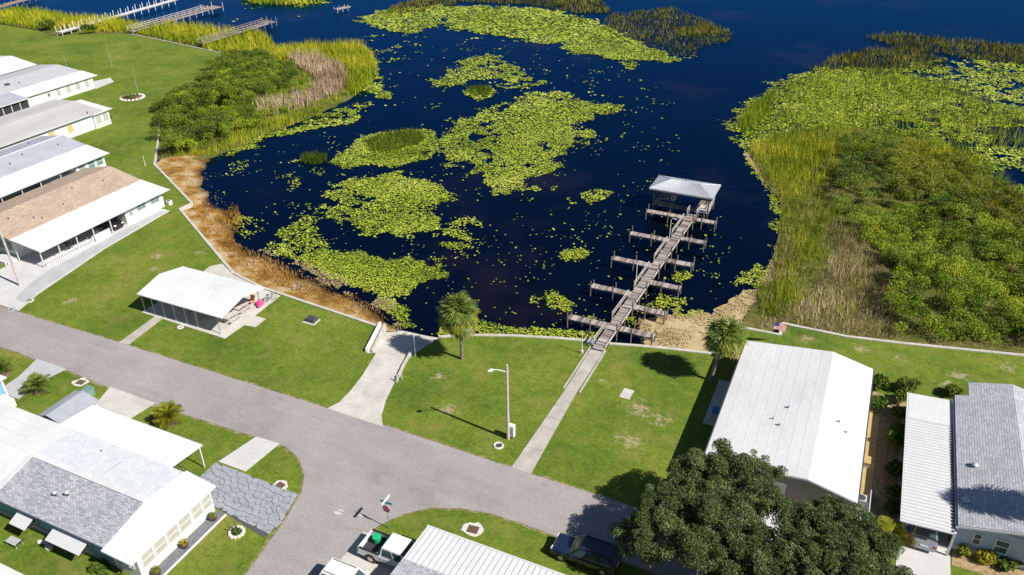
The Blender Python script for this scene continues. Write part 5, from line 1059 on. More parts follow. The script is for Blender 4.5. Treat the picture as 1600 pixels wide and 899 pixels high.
p = px(62, 611); small_palm('small green palm in a soil ring beside the grey driveway', p.x, p.y, 22, 1.0, PIN_G)
p = px(266, 660); small_palm('golden green palm on the verge beside the street', p.x, p.y, 24, 1.05, PIN)
p = px(4, 585); small_palm('small palm near the blue cottage on the street verge', p.x, p.y, 20, 1.0, PIN_G)
p = px(1387, 856); small_palm('yellow fronded palm beside the carport of the slate roofed home', p.x, p.y, 26, 1.15, PIN, .8)

def leaf_blob(centres, radii, per, size, flat=.75, shell=.45):
    C = []; T = []
    for c_, r_ in zip(centres, radii):
        n = max(8, int(per * r_ ** 2)); d = rng.normal(size=(n, 3)); d /= np.linalg.norm(d, axis=1)[:, None]; d[:, 2] = np.where(d[:, 2] < -.35, -d[:, 2], d[:, 2])
        rad = r_ * (shell + (1 - shell) * rng.random(n) ** .5) ; C.append(np.asarray(c_) + d * rad[:, None] * np.array((1, 1, flat))); T.append(np.clip(rng.normal(.5, .2, n) + rng.normal(0, .17), 0, 1))
    C = np.concatenate(C); return cards_v(C, size, .35), np.concatenate(T)
def bush(label, x, y, r_, h_, mat='leaf_garden', name='shrub', n=9, per=150, size=.13, z=0, group=None, cat='shrub'):
    t = thing(name, label, cat, (x, y, z), group)
    cs = []; rs = []
    for i in range(n):
        a = i * 2.39996; q = math.sqrt((i + .3) / n) * r_ * .62; cs.append((q * math.cos(a), q * math.sin(a), h_ * random.uniform(.35, .62))); rs.append(r_ * random.uniform(.38, .55))
    V, T = leaf_blob(cs, rs, per * 4, size, min(1.2, h_ / r_ * .8)); poly_mesh('foliage', V, 4, M[mat], T, t, 'stuff')
    mb = MB()
    for i in range(4): a = i * 1.7; mb.tube([(x + .04 * math.cos(a), y + .04 * math.sin(a), z - .05), (x + r_ * .35 * math.cos(a), y + r_ * .35 * math.sin(a), z + h_ * .5)], [.035, .015], 5)
    mb.build('stem', M['bark'], t); return t
for (x, y, r_, h_, m_, l) in ((1373, 607, .95, 1.6, 'leaf_garden', 'upright green shrub at the back corner of the hall'), (1369, 640, .95, 1.5, 'leaf_garden', 'leafy green shrub against the hall wall by the sand bed'), (1412, 612, 1.05, 1.6, 'leaf_deep', 'clipped dark shrub at the end of the mulch path'), (1430, 604, .5, .9, 'leaf_deep', 'small dark shrub behind the carport back corner'),
                              (1404, 655, 1.0, 1.6, 'leaf_deep', 'dark shrub beside the carport under the smooth roof end'), (1401, 700, 1.15, 1.8, 'leaf_deep', 'tall dark green shrub midway along the carport'), (1399, 745, 1.15, 1.6, 'leaf_garden', 'broad shrub with pale blooms beside the carport'), (1394, 805, 1.0, 1.4, 'leaf_garden', 'bright leafy shrub at the street end of the mulch path'), (1487, 618, .95, 1.1, 'leaf_deep', 'low round shrub at the back of the carport'),
                              (1503, 868, .55, .9, 'leaf_olive', 'flowering shrub by the wall beside the concrete driveway'), (1536, 876, .75, 1.0, 'leaf_yellow', 'yellow green shrub below the double window'), (1570, 888, .7, .7, 'leaf_garden', 'low shrub in the bed before the pale blue wall'), (1592, 882, .6, .8, 'leaf_garden', 'shrub at the far end of the bed before the pale blue wall'),
                              (1395, 775, .8, 1.1, 'leaf_deep', 'small dark shrub on the mulch across from the air conditioner'), (170, 190, .8, 1.4, 'leaf_deep', 'dark shrub at the end wall of the flat roofed home'), (1185, 790, .7, .9, 'leaf_olive', 'red brown shrub in the bed before the hall gable')):
    p = px(x, y); bush(l, p.x, p.y, r_, h_, m_)
for (x, y, r_, h_, l) in ((1407, 630, .9, 1.5, 'dark shrub between the clipped one and the carport back post'), (1400, 680, .8, 1.3, 'dense dark shrub close against the carport gutter')):
    p = px(x, y); bush(l, p.x, p.y, r_, h_, 'leaf_deep')
for (x, y, l) in ((75, 44, 'dark shrub with white stones beside the white dock'), (142, 51, 'dark shrub in the stone ring on the shore side lawn')):
    p = px(x, y); bush(l, p.x, p.y, 2.2, 2.2, 'leaf_deep', size=.3, per=14)
# flower bed at the bare flagpole
p = px(207, 153); t = thing('flower_bed', 'round flower bed with pale stones on the open lawn', 'flower bed', (p.x, p.y, 0)); MB().tube([(p.x, p.y, -.05), (p.x, p.y, .06)], [2.2, 2.0], 18).build('soil', M['soil'], t)
for i in range(18): a = i * 2 * math.pi / 18; c_ = (p.x + 2.1 * math.cos(a), p.y + 2.1 * math.sin(a)); MB().tube([(c_[0], c_[1], -.02), (c_[0], c_[1], .14), (c_[0] + .03, c_[1], .28)], [.3, .32, .16], 7).build('edge_stone', M['stone'], t)
V, T = leaf_blob([(random.uniform(-1.2, 1.2), random.uniform(-1.2, 1.2), .3) for _ in range(9)], [.55] * 9, 120, .16); poly_mesh('foliage', V, 4, M['leaf_garden'], T, t, 'stuff')
# stone ring planter, pots
p = px(370, 833); t = thing('ring_planter', 'round stone edged planter with a dark stump beside the crazy paving', 'planter', (p.x, p.y, 0)); MB().tube([(p.x, p.y, -.05), (p.x, p.y, .08)], .48, 14).build('soil', M['dark'], t)
for i in range(12): a = i * 2 * math.pi / 12; c_ = (p.x + .52 * math.cos(a), p.y + .52 * math.sin(a)); MB().tube([(c_[0], c_[1], -.02), (c_[0], c_[1], .12), (c_[0], c_[1], .2)], [.14, .15, .09], 7).build('edge_stone', M['stone'], t)
mb = MB().tube([(p.x, p.y, 0), (p.x - .1, p.y + .1, 1.0)], [.05, .03], 6).tube([(p.x, p.y, .1), (p.x - .55, p.y - .2, .7)], [.04, .03], 6); mb.build('bare_stem', M['dark_metal'], t)
V, T = leaf_blob([(0, 0, .22)], [.36], 700, .1); poly_mesh('foliage', V, 4, M['leaf_garden'], T, t, 'stuff')
def pot(label, x, y, r_, mat, leaf=None, z=0, group=None):
    t = thing('plant_pot', label, 'plant pot', (x, y, z), group); MB().tube([(x, y, z), (x, y, z + r_ * 1.1), (x, y, z + r_ * 1.2)], [r_ * .75, r_, r_ * 1.08], 12).build('pot', M[mat], t); MB().tube([(x, y, z + r_ * 1.15), (x, y, z + r_ * 1.22)], r_ * .85, 12).build('soil', M['soil'], t)
    if leaf: V, T = leaf_blob([(0, 0, r_ * 1.7)], [r_ * 1.0], 900, .09); poly_mesh('foliage', V, 4, M[leaf], T, t, 'stuff')
for (x, y, m_, lf, l) in ((-40.05, 24.7, 'pot', 'leaf_olive', 'dark pot with drooping plant, below the first sunroom window'), (-40.05, 27.4, 'pot', 'leaf_yellow', 'pot with yellow green plant midway along the gravel strip'), (-40.05, 30.4, 'pot', 'leaf_deep', 'low dark bowl planter at the paved end of the gravel strip'), (-42.0, 23.2, 'terra', 'leaf_garden', 'terracotta pot by the sunroom end windows')): pot(l, x, y, .3, m_, lf)
for i, x in enumerate((-96.9, -95.4, -94.0)): pot('dark plant pot along the white planter wall of the tan roofed home', x, 51.4, .36, 'pot', 'leaf_olive', 0, 'pots at the tan roofed home')
def rock(label, x, y, r_, group):
    t = thing('garden_rock', label, 'rock', (x, y, 0), group); o = blob(t, 'stone', x, y, r_ * .3, r_, r_ * .7, r_ * .5, M['stone'])
for (x, y, r_) in ((-50.4, 23.2, .3), (-49.9, 23.4, .35), (-49.3, 23.1, .4)): rock('pale garden rock by the blue wall between the window awnings', x, y, r_, 'pale garden rocks')
bush('low green plants along the blue wall beside the awning', -44.3, 23.3, .7, .6, 'leaf_garden', 'border_plants')
bush('weedy border plants by the sunroom corner', -43.2, 22.6, .6, .5, 'leaf_garden', 'border_plants')

def oak(label, x, y, h_, lobes, clumps, per, seed, leafm='leaf_oak', rad=(.26, .74)):
    """lobes: (dx, dy, z, rx, ry, rz) ellipsoids that make the crown"""
    rd = random.Random(seed); t = thing('oak_tree', label, 'tree', (x, y, 0)); cs = []; rs = []; limb = []
    MB().tube([(x, y, -.1), (x + .1, y, .5), (x + .05, y + .1, h_ * .28)], [.55, .42, .36], 12).build('trunk', M['bark'], t); fork = Vector((x + .05, y + .1, h_ * .27))
    tot = sum(l[3] * l[4] for l in lobes)
    for (dx, dy, z, rx, ry, rz) in lobes:
        c = Vector((x + dx, y + dy, z)); mid = fork.lerp(c, .5) + Vector((rd.uniform(-.4, .4), rd.uniform(-.4, .4), -.3))
        mb = MB().tube([fork, mid, c], [.26, .17, .09], 8)
        for k in range(int(clumps * rx * ry / tot)):
            while True:
                d = Vector((rd.gauss(0, 1), rd.gauss(0, 1), rd.gauss(0, 1))).normalized()
                if d.z > -.55: break
            q = c + Vector((d.x * rx, d.y * ry, d.z * rz)) * rd.uniform(.45, 1.12); r_ = rd.uniform(*rad); cs.append((q.x - x, q.y - y, q.z)); rs.append(r_)
            if k % 4 == 0: s = mid.lerp(c, rd.uniform(0, 1)); mb.tube([s, s.lerp(q, .55) + Vector((0, 0, rd.uniform(-.2, .3))), q], [.075, .045, .02], 5)
        mb.build('limb', M['bark'], t)
    V, T = leaf_blob(cs, rs, per * 3.2, .07, .75, .15); poly_mesh('crown', V, 4, M[leafm], T, t, 'stuff')
    return t
p = px(1112, 800, 5.2)
oak('spreading oak with an airy crown reaching over the hall roof corner', -3.2, 43.6, 7.5, [(-1.4, 3.0, 5.0, 2.4, 2.0, 1.4), (.7, 3.4, 5.2, 2.0, 1.7, 1.2), (1.6, 1.0, 4.9, 1.7, 1.6, 1.2), (-2.6, .9, 4.6, 2.4, 2.2, 1.6), (-3.4, -2.0, 4.4, 2.6, 2.2, 1.6), (-.6, -2.4, 5.0, 2.6, 2.4, 1.7), (-3.9, -4.4, 4.2, 2.3, 2.0, 1.5), (-5.6, -4.6, 3.6, 1.5, 1.6, 1.1), (-5.2, -1.6, 3.9, 1.4, 1.5, 1.0), (-.8, -5.0, 4.8, 2.5, 2.2, 1.6), (1.6, -3.4, 4.8, 2.2, 2.2, 1.5), (2.2, -5.4, 4.8, 2.2, 2.2, 1.5)], 700, 330, 3)
oak('dense dark oak with a rounded crown beside the mulch path', 3.4, 41.4, 7.2, [(.4, 2.9, 4.8, 2.2, 2.0, 1.6), (-1.4, 1.2, 5.2, 2.0, 2.0, 1.6), (2.2, 1.8, 4.7, 2.2, 2.0, 1.6), (3.6, -.2, 4.2, 1.9, 1.9, 1.5), (.4, -1.4, 5.4, 2.6, 2.4, 1.8), (-1.8, -2.2, 4.8, 2.2, 2.2, 1.6), (2.8, -3.0, 4.8, 2.3, 2.2, 1.6), (.2, -4.4, 5.0, 2.4, 2.2, 1.7)], 700, 330, 5)

# ================================================================== MARSH
def reeds(name, label, zones, mat, z=-.65):
    """zones: (pixel polygon, per m2, height, width, ragged)"""
    Vs = []; Ts = []
    for (poly, dens, hh, wd, rag) in zones:
        P = scatter(pxs(poly, WZ), dens, rag)
        if not len(P): continue
        big = fbm(P, 5.0); h_ = hh * (.55 + .9 * rng.random(len(P))) * (.6 + .8 * big); d = np.linalg.norm(P, axis=1)
        w_ = wd * (.7 + .6 * rng.random(len(P))) * np.maximum(1, d / 110)
        Vs.append(blades_v(P, z, h_, w_, .22)); Ts.append(np.clip(.5 + (big - .5) * 1.5 + (fbm(P + 500, 11.) - .5) * .8 + rng.normal(0, .2, len(P)), 0, 1))
    o = poly_mesh(name, np.concatenate(Vs), 3, M[mat], np.concatenate(Ts), None, 'stuff'); tag(o, label, 'marsh grass'); return o
def thicket(name, label, zones, mat, size=.24):
    Vs = []; Ts = []
    for (poly, dens, rmin, rmax, hmin, hmax, per) in zones:
        P = scatter(pxs(poly, WZ), dens, 1.2, 6.); big = fbm(P, 9.0); cs = []; rs = []
        for q, b_ in zip(P, big): r_ = random.uniform(rmin, rmax); cs.append((q[0], q[1], -.5 + hmin + (hmax - hmin) * min(1.15, max(0, (b_ - .30) * 2.7)) * random.uniform(.65, 1.1))); rs.append(r_)
        if not cs: continue
        V, T = leaf_blob(cs, rs, per * 4.2, size, .85, .2); T = np.clip(T + (fbm(V.reshape(-1, 4, 3)[:, 0, :2].astype(float), 6.) - .5) * 1.1, 0, 1); Vs.append(V); Ts.append(T)
        Q = np.array(cs); n = len(Q)
        # stems under the leaves
        sv = blades_v(Q[:, :2], -.7, Q[:, 2] + .6, np.full(n, .08), .05); V4 = np.concatenate([sv.reshape(-1, 3, 3), sv.reshape(-1, 3, 3)[:, 2:3]], 1).reshape(-1, 3); Vs.append(V4); Ts.append(np.zeros(n))
    o = poly_mesh(name, np.concatenate(Vs), 4, M[mat], np.concatenate(Ts), None, 'stuff'); tag(o, label, 'thicket'); return o
# west point
thicket('marsh_thicket', 'dense green thicket on the west point below the open lawn', [([(246, 240), (250, 170), (300, 132), (372, 98), (420, 98), (455, 110), (470, 140), (420, 160), (395, 190), (350, 215), (300, 240), (265, 248)], .40, .8, 1.5, .5, 2.8, 75)], 'leaf_deep', .115)
thicket('marsh_shrubs', 'yellow green shrubs mixed through the west thicket', [([(260, 245), (300, 190), (390, 170), (470, 140), (490, 150), (440, 185), (380, 220), (300, 246)], .42, .6, 1.1, .5, 1.9, 75), ([(250, 185), (300, 150), (380, 120), (440, 110), (450, 150), (330, 200)], .2, .6, 1.1, 1.2, 2.9, 75)], 'leaf_marsh', .115)
reeds('yellow_reeds', 'yellow green marsh grass fringing the west point and far shore', [
    ([(415, 95), (480, 74), (560, 74), (588, 100), (588, 124), (560, 150), (540, 150), (545, 110), (500, 95)], 9, 1.9, .11, .8),
    ([(250, 250), (330, 230), (390, 200), (440, 190), (520, 165), (500, 182), (420, 210), (340, 245)], 9, 1.1, .09, .6),
    ([(372, 92), (420, 78), (470, 74), (480, 92), (420, 100)], 8, 1.6, .1, .5),
    ([(0, 38), (60, 47), (90, 50), (205, 53), (310, 75), (372, 91), (432, 76), (425, 64), (395, 52), (345, 52), (330, 46), (240, 42), (210, 40), (190, 34), (110, 30), (70, 22), (30, 17), (0, 23)], 5, 1.8, .13, 1.0),
    ([(-60, 30), (0, 22), (0, 38), (-60, 36)], 3, 1.6, .13, 1.0), ([(375, -14), (520, -14), (500, 6), (470, 8), (440, 10), (410, 9), (385, 4)], 2.5, 1.5, .14, 1.5)], 'reed_yellow')
reeds('marsh_undergrowth', 'low mixed green growth filling the marsh ground', [([(p_[0], p_[1]) for p_ in [(1620, 552), (1500, 546), (1400, 533), (1320, 526), (1230, 508), (1180, 490), (1205, 440), (1216, 380), (1224, 330), (1196, 285), (1180, 245), (1260, 212), (1400, 214), (1480, 236), (1545, 292), (1620, 320)]], 7, .55, .08, .5), ([(246, 246), (250, 168), (300, 133), (375, 92), (430, 77), (520, 70), (578, 78), (585, 122), (540, 158), (470, 188), (420, 206), (320, 248)], 7, .7, .09, .4)], 'reed')
reeds('dead_reeds', 'pale brown dead reeds on the west point', [([(445, 92), (500, 92), (540, 110), (545, 130), (530, 150), (500, 160), (470, 172), (420, 182), (400, 178), (420, 165), (480, 150), (500, 130), (470, 108)], 12, 2.0, .11, .6), ([(400, 165), (440, 162), (440, 182), (405, 186)], 10, 1.8, .11, .5)], 'reed_dead')
# grass islands on the lily mats
reeds('grass_island', 'short green sedge islands growing on the lily mats', [([(568, 222), (600, 210), (650, 206), (665, 214), (655, 226), (620, 236), (580, 240)], 34, .8, .09, .2), ([(570, 245), (620, 236), (665, 234), (668, 243), (620, 250), (580, 254)], 20, .5, .09, .3), ([(470, 246), (490, 240), (512, 243), (510, 255), (485, 258), (470, 254)], 36, .9, .09, .1), ([(728, 138), (750, 135), (770, 139), (765, 150), (735, 151)], 34, .8, .09, .2),
    ([(470, 185), (510, 177), (538, 180), (535, 190), (500, 193)], 10, .5, .09, .2), ([(670, 417), (690, 415), (694, 428), (672, 432)], 12, .6, .09, .1), ([(980, 97), (996, 96), (992, 104), (980, 105)], 6, .8, .1, .2)], 'sedge', -.85)
# far reed beds standing in open water
reeds('reed_bed', 'sparse olive reed beds standing far out in the lake', [
    ([(930, 48), (960, 22), (1050, 12), (1090, 28), (1120, 38), (1150, 55), (1130, 68), (1095, 72), (1085, 92), (1050, 88), (985, 62)], 3.0, .7, .10, 1.5),
    ([(1050, 45), (1100, 40), (1130, 48), (1100, 58), (1060, 56)], 3.5, .9, .12, 1), ([(580, 30), (620, 8), (700, -8), (940, -8), (950, 20), (900, 22), (830, 8), (720, 4), (640, 22)], 3.0, .9, .12, 1.5),
    ([(1260, 112), (1300, 90), (1360, 76), (1440, 78), (1480, 95), (1450, 112), (1330, 112)], 4.5, .9, .11, 1.2), ([(1350, 58), (1400, 52), (1500, 62), (1620, 76), (1620, 106), (1540, 98), (1470, 85), (1400, 75)], 3.6, .9, .12, 1.2), ([(700, 30), (760, 20), (900, 45), (990, 66), (960, 74), (860, 55)], 1.6, .6, .12, 1)], 'reed_dark', -.85)
# east marsh
reeds('marsh_reeds', 'tall green reeds on the east marsh over the lily mats', [
    ([(1160, 190), (1200, 150), (1260, 118), (1400, 112), (1480, 130), (1560, 170), (1640, 190), (1640, 240), (1540, 240), (1400, 215), (1300, 205), (1200, 230)], 2.2, 1.5, .09, 1.0),
    ([(1150, 195), (1185, 160), (1205, 150), (1200, 180), (1170, 210)], 9, 1.8, .1, .4), ([(1205, 215), (1300, 200), (1420, 212), (1500, 240), (1400, 250), (1290, 245), (1225, 300), (1200, 280)], 6, 1.3, .1, .8),
    ([(1265, 360), (1310, 330), (1330, 370), (1290, 420), (1250, 450), (1240, 420)], 7, 1.1, .1, .6), ([(1180, 450), (1240, 440), (1262, 470), (1225, 500), (1180, 492)], 12, 1.4, .1, .5)], 'reed')
reeds('yellow_marsh_grass', 'yellow grass on the east shore of the cove', [
    ([(1165, 235), (1215, 215), (1290, 235), (1310, 270), (1280, 300), (1300, 330), (1290, 370), (1250, 430), (1215, 470), (1205, 440), (1215, 400), (1220, 345), (1226, 320), (1200, 285)], 9, 1.3, .1, .7),
    ([(1240, 225), (1330, 215), (1420, 225), (1480, 250), (1420, 262), (1330, 238), (1290, 250)], 8, 1.2, .1, .9), ([(1470, 260), (1550, 300), (1610, 350), (1560, 350), (1490, 300)], 7, 1.9, .1, .8), ([(1440, 235), (1520, 240), (1600, 310), (1680, 330), (1680, 400), (1560, 400), (1500, 300)], 5, 1.5, .1, 1.0), ([(1190, 445), (1230, 440), (1240, 500), (1190, 505)], 8, .9, .1, .4), ([(1300, 430), (1380, 440), (1340, 500), (1300, 515)], 4, .8, .09, .5)], 'reed_yellow')
reeds('dead_grass', 'flattened dead brown grass in front of the east thicket', [([(1300, 350), (1345, 375), (1390, 430), (1395, 480), (1400, 536), (1320, 529), (1225, 511), (1180, 520), (1200, 495), (1260, 470), (1285, 420)], 16, .75, .09, .5), ([(1215, 380), (1235, 370), (1245, 420), (1215, 470), (1185, 495), (1190, 460)], 9, .9, .09, .4), ([(1500, 290), (1530, 300), (1560, 340), (1520, 335)], 6, 1.2, .1, .5)], 'reed_dead')
thicket('marsh_thicket', 'bright green willow thicket on the east marsh behind the white hall', [([(1300, 320), (1350, 350), (1400, 330), (1470, 330), (1560, 380), (1600, 400), (1720, 420), (1740, 570), (1600, 548), (1500, 540), (1410, 530), (1385, 500), (1395, 430), (1370, 385), (1320, 350)], .62, .6, 1.5, .2, 3.3, 72)], 'leaf_marsh', .10)
thicket('olive_shrubs', 'olive shrubs mounded on the far side of the east marsh', [([(1380, 240), (1440, 235), (1500, 265), (1560, 310), (1640, 350), (1640, 400), (1540, 370), (1460, 335), (1400, 330), (1380, 290)], .42, .8, 1.4, .8, 2.6, 70), ([(1460, 420), (1600, 400), (1640, 480), (1560, 500)], .14, .7, 1.2, 1.6, 2.6, 70)], 'leaf_olive', .115)
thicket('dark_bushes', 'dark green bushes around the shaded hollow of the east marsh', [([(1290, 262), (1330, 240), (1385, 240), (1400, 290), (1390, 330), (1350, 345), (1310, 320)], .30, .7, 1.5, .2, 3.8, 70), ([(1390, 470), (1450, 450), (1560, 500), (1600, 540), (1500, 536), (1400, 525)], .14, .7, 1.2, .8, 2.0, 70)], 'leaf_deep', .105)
# dry orange grass on the bank
reeds('orange_grass', 'rust orange dry grass on the bank below the seawall', [([(300, 325), (345, 345), (365, 330), (378, 352), (360, 375), (400, 400), (470, 430), (560, 470), (605, 505), (590, 505), (500, 470), (420, 445), (370, 420), (330, 375)], 20, .4, .08, .9), ([(335, 345), (372, 325), (378, 348), (350, 360)], 14, .7, .1, .3)], 'orange_grass', -.5)
reeds('bank_straw', 'pale straw litter on the dry bank', [([(265, 255), (320, 250), (335, 300), (370, 325), (330, 350), (290, 300)], 2.5, .22, .08, .8), ([(380, 395), (480, 430), (600, 492), (590, 500), (450, 455), (390, 420)], 4, .3, .08, .5)], 'reed_dead', -.5)

# ================================================================== LILY PADS
PADS = [  # pixel outline, cover, ragged edge in metres
    ([(690, 25), (705, 12), (760, 10), (830, 12), (870, 18), (930, 32), (960, 50), (1000, 68), (1050, 88), (1055, 95), (1020, 97), (960, 92), (885, 82), (885, 70), (830, 66), (790, 58), (740, 50), (700, 46)], .97, 1.5),
    ([(560, 32), (600, 14), (690, 8), (720, 14), (695, 28), (685, 40), (640, 52), (610, 48)], .93, 2.), ([(568, 58), (640, 52), (650, 70), (640, 85), (600, 95), (575, 85)], .55, 3.),
    ([(560, 80), (585, 95), (592, 125), (614, 156), (592, 152), (570, 140), (556, 118)], .9, .8), ([(345, 246), (400, 213), (470, 198), (520, 195), (545, 186), (536, 177), (515, 172), (545, 166), (561, 183), (548, 196), (500, 201), (420, 217), (362, 246)], .93, .7),
    ([(465, 190), (500, 176), (540, 178), (540, 190), (500, 196)], .85, .4), ([(400, 215), (430, 203), (470, 200), (440, 222), (380, 238)], .35, 1.2), ([(540, 165), (560, 160), (585, 158), (590, 165), (560, 172)], .5, 1),
    ([(680, 125), (705, 115), (730, 92), (760, 85), (790, 100), (830, 120), (865, 128), (860, 133), (830, 136), (790, 135), (760, 122), (735, 122), (710, 136), (690, 135)], .85, 1.8), ([(724, 142), (740, 136), (765, 136), (775, 143), (768, 153), (748, 158), (730, 152)], .95, .4),
    ([(705, 190), (740, 180), (770, 165), (800, 160), (830, 145), (870, 143), (900, 150), (895, 165), (960, 165), (966, 172), (940, 185), (910, 192), (900, 205), (920, 210), (935, 220), (915, 230), (900, 215), (880, 240), (870, 260), (850, 270), (830, 270), (815, 295), (780, 308), (762, 295), (755, 275), (730, 265), (700, 250), (670, 235), (690, 215)], .86, 1.6), ([(830, 165), (900, 155), (950, 168), (880, 200), (840, 230), (800, 290), (770, 280), (800, 230)], .97, 1.0),
    ([(545, 235), (560, 218), (600, 207), (640, 203), (680, 205), (692, 225), (672, 247), (640, 255), (610, 265), (580, 257), (545, 262), (520, 262), (510, 250)], .96, .8), ([(460, 255), (470, 262), (540, 270), (590, 268), (560, 280), (500, 275)], .6, 1.),
    ([(535, 290), (560, 275), (620, 272), (640, 282), (680, 290), (712, 305), (700, 315), (680, 320), (690, 340), (730, 345), (745, 380), (720, 390), (700, 400), (690, 385), (660, 375), (600, 370), (575, 365), (560, 350), (535, 345), (520, 330), (505, 330), (495, 310), (520, 300)], .80, 1.4), ([(540, 285), (620, 273), (680, 292), (700, 310), (660, 320), (620, 318), (570, 305)], .97, .5), ([(560, 345), (620, 335), (690, 345), (690, 360), (620, 368)], .95, .6), ([(680, 400), (700, 395), (712, 400), (690, 410), (675, 410)], .5, .6),
    ([(440, 385), (470, 398), (500, 393), (560, 393), (600, 408), (640, 403), (665, 418), (690, 414), (696, 432), (660, 445), (640, 466), (600, 468), (570, 455), (540, 440), (500, 425), (460, 410), (425, 398)], .97, .6),
    ([(380, 290), (420, 270), (480, 265), (505, 285), (440, 312), (400, 318)], .45, 2.), ([(340, 255), (390, 225), (440, 215), (430, 250), (370, 275)], .32, 2.), ([(690, 150), (720, 130), (760, 160), (720, 185), (680, 200), (660, 190)], .25, 2.), ([(600, 150), (640, 120), (700, 110), (680, 170), (620, 190)], .10, 3.), ([(450, 340), (500, 330), (540, 370), (480, 390)], .3, 2.), ([(900, 200), (960, 190), (990, 230), (930, 260)], .2, 2.), ([(700, 395), (745, 370), (740, 400), (700, 415)], .4, 1.2), ([(440, 365), (480, 342), (492, 355), (506, 390), (470, 396), (455, 372)], .75, 1.), ([(395, 325), (410, 350), (418, 385), (395, 385), (375, 345), (380, 325)], .55, 1.), ([(410, 375), (440, 380), (450, 395), (420, 395)], .6, .8), ([(340, 225), (400, 200), (430, 205), (360, 240)], .3, 1.5),
    ([(872, 402), (885, 394), (910, 391), (921, 397), (910, 407), (885, 409)], .95, .5), ([(828, 294), (845, 289), (868, 291), (860, 299), (835, 301)], .85, .5), ([(905, 305), (930, 298), (951, 300), (945, 312), (920, 318)], .8, .5), ([(832, 472), (850, 460), (862, 450), (880, 460), (893, 475), (870, 486), (840, 484)], .9, .7), ([(870, 250), (960, 220), (990, 260), (960, 300), (870, 312)], .10, 2.), ([(870, 300), (890, 305), (895, 318), (875, 312)], .6, .6), ([(860, 405), (900, 410), (910, 440), (880, 450)], .2, 1.), ([(955, 195), (1000, 180), (1030, 190), (1000, 215), (965, 220)], .16, 2.),
    ([(596, 470), (622, 482), (636, 505), (690, 512), (770, 508), (830, 518), (905, 519), (945, 520), (948, 536), (800, 524), (690, 526), (640, 517), (608, 498)], .88, .7), ([(900, 500), (990, 505), (1005, 535), (945, 537)], .55, .8),
    ([(985, 500), (1010, 478), (1030, 462), (1060, 470), (1085, 470), (1090, 485), (1060, 496), (1010, 492)], .75, .8), ([(1048, 430), (1068, 424), (1078, 432), (1060, 442)], .8, .4), ([(1090, 440), (1130, 430), (1132, 445), (1100, 448)], .35, .8), ([(1190, 408), (1215, 400), (1216, 430), (1195, 442), (1150, 452), (1125, 440), (1165, 425)], .72, 1.), ([(1205, 340), (1228, 335), (1222, 362), (1205, 360)], .5, .6), ([(955, 345), (1000, 335), (1000, 355), (960, 362)], .08, 1),
    ([(420, 20), (560, 32), (575, 85), (440, 75)], .17, 3.), ([(335, 22), (420, -6), (440, 14), (400, 30), (350, 40)], .25, 3.), ([(140, 10), (300, -5), (330, 20), (230, 38), (150, 28)], .06, 3.), ([(600, 60), (680, 55), (680, 90), (620, 105), (600, 100)], .14, 3.), ([(375, -14), (530, -14), (510, 8), (400, 12)], .5, 2.), ([(940, 60), (1000, 70), (1090, 90), (1080, 97), (1050, 92), (985, 66)], .45, 1.5), ([(970, 98), (985, 94), (1000, 98), (990, 109), (972, 107)], .8, .6),
    ([(1130, 190), (1190, 152), (1205, 130), (1290, 104), (1400, 108), (1470, 92), (1560, 102), (1660, 112), (1660, 200), (1560, 199), (1530, 205), (1560, 225), (1620, 235), (1660, 262), (1560, 262), (1550, 272), (1600, 292), (1660, 310), (1600, 312), (1400, 222), (1250, 232), (1200, 285), (1165, 240), (1150, 210)], .80, 1.3), ([(1200, 150), (1300, 115), (1420, 118), (1500, 150), (1420, 190), (1250, 200)], .95, 1.), ([(1500, 95), (1600, 100), (1660, 140), (1660, 190), (1560, 180)], .85, 1.5),
    ([(1150, 200), (1172, 240), (1200, 285), (1225, 308), (1232, 330), (1222, 380), (1205, 385), (1212, 330), (1190, 292), (1160, 245)], .8, .9),
    ([(330, 200), (420, 120), (600, 60), (860, 60), (1060, 150), (1060, 300), (1205, 430), (1000, 540), (650, 500), (400, 400), (330, 290)], .05, 2.)]
TANP = [([(1008, 530), (1035, 500), (1080, 484), (1110, 490), (1160, 455), (1182, 450), (1202, 468), (1192, 510), (1155, 540), (1112, 553), (1060, 548), (1005, 541)], .62, .5), ([(1186, 450), (1206, 400), (1216, 360), (1232, 362), (1226, 420), (1205, 470)], .85, .6), ([(1160, 240), (1170, 236), (1205, 282), (1228, 308), (1222, 316), (1196, 292)], .7, .5), ([(1000, 500), (1060, 490), (1040, 530), (1000, 540)], .8, .6), ([(452, 400), (500, 420), (560, 450), (610, 470), (612, 490), (590, 482), (520, 448), (460, 415)], .8, .5), ([(600, 485), (640, 512), (690, 524), (660, 528), (620, 512)], .75, .4), ([(396, 385), (440, 398), (430, 405), (396, 395)], .6, .5)]
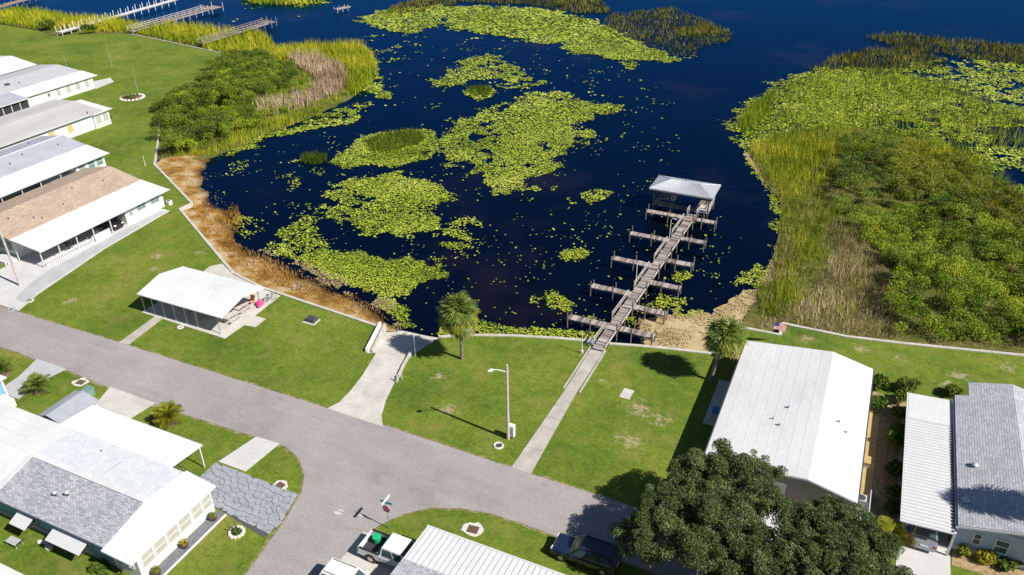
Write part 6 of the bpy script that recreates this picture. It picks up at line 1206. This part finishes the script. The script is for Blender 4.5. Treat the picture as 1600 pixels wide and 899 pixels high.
def pads(name, label, defs, mat, zoff=0.0, fine=1.0, tl=.24):
    Vs = []; Ts = []
    corners = np.array([p for d in defs for p in d[0]], float)
    far = px(700, max(-12, corners[:, 1].min()), WZ).y
    W = np.array([tuple(px(a, b, WZ))[:2] for a, b in corners]); lo, hi = W.min(0) - 3, W.max(0) + 3
    for (d0, d1, s) in ((0, 95, .165 * fine), (95, 140, .21 * fine), (140, 200, .31 * fine), (200, 420, .52)):
        gx, gy = np.meshgrid(np.arange(lo[0], hi[0], s), np.arange(lo[1], hi[1], s)); P = np.stack([gx.ravel(), gy.ravel()], 1); D = np.linalg.norm(P, axis=1)
        P = P[(D >= d0) & (D < d1)]; keep = np.zeros(len(P), bool); P = P + rng.uniform(-.45, .45, P.shape) * s; cov = np.zeros(len(P)); open_ = fbm(P, 1.6); n2 = fbm(P + 200, 5.0); rag = fbm(P + 50, 2.6)
        for (poly, c_, r_) in defs:
            Q = np.array([tuple(px(a, b, WZ))[:2] for a, b in poly]); b0, b1 = Q.min(0) - r_, Q.max(0) + r_; sel = np.where(((P > b0) & (P < b1)).all(1))[0]
            if not len(sel): continue
            e = edge_dist(P[sel], Q) + (rag[sel] - .5) * 4.2 * r_ + rng.normal(0, .25 * r_, len(sel)); ok = e > 0; cov[sel[ok]] = np.maximum(cov[sel[ok]], c_)
        q = np.clip((.5 * open_ + .5 * n2 - .22) / .56, 0, 1)       # gaps come in patches
        keep = (rng.random(len(P)) < cov * (.35 + .65 * cov)) & (q > ((1 - cov) * .75 + .14 * (cov < .93) + .06) * (cov > .05)) & ((cov > .05) | ((q > .5) & (rng.random(len(P)) < 1)))
        C = P[keep]; n = len(C); D = np.linalg.norm(C, axis=1)
        a0 = rng.random(n) * 6.28; rr = s * (.40 + .55 * rng.random(n) ** 1.6); tilt = rng.normal(0, tl, (n, 2)); zz = WZ + .025 + zoff + .16 * rng.random(n) * (cov[keep] > .5)
        V = np.zeros((n, 6, 3))
        for k in range(6):
            a = a0 + k * np.pi / 3; V[:, k, 0] = C[:, 0] + rr * np.cos(a); V[:, k, 1] = C[:, 1] + rr * np.sin(a) * .9; V[:, k, 2] = zz + np.maximum(rr * (np.cos(a) * tilt[:, 0] + np.sin(a) * tilt[:, 1]), -.02)
        Vs.append(V.reshape(-1, 3)); Ts.append(np.clip(.42 + (fbm(C, 6.) - .5) * .9 + rng.normal(0, .24, n), 0, 1))
    o = poly_mesh(name, np.concatenate(Vs), 6, M[mat], np.concatenate(Ts), None, 'stuff'); return tag(o, label, 'lily pads')
M['dry_mat'] = layered('dry_pad_mat', [(.3, (.20, .14, .06)), (.45, (.38, .28, .14)), (.60, (.48, .38, .22)), (.72, (.30, .29, .08))], .7, (7, .3), .95, (9, .4, .03))
for poly, c_, r_ in TANP:
    if poly[0][0] > 700: sheet('dry_pad_mat', ragged([tuple(p)[:2] for p in pxs(poly, WZ)], .4, -.1, .55), WZ + .018 + .004 * TANP.index((poly, c_, r_)), M['dry_mat'])
pads('lily_pads', 'mats of yellow green lily pads spread over the cove and lake', PADS, 'pad')
pads('withered_pads', 'withered tan lily pads stranded along the shore', TANP, 'pad_tan', .012, .8, .06)
print('TRIS', sum(len(o.data.polygons) for o in SC.objects if o.type == 'MESH'), 'OBJ', len(SC.objects))
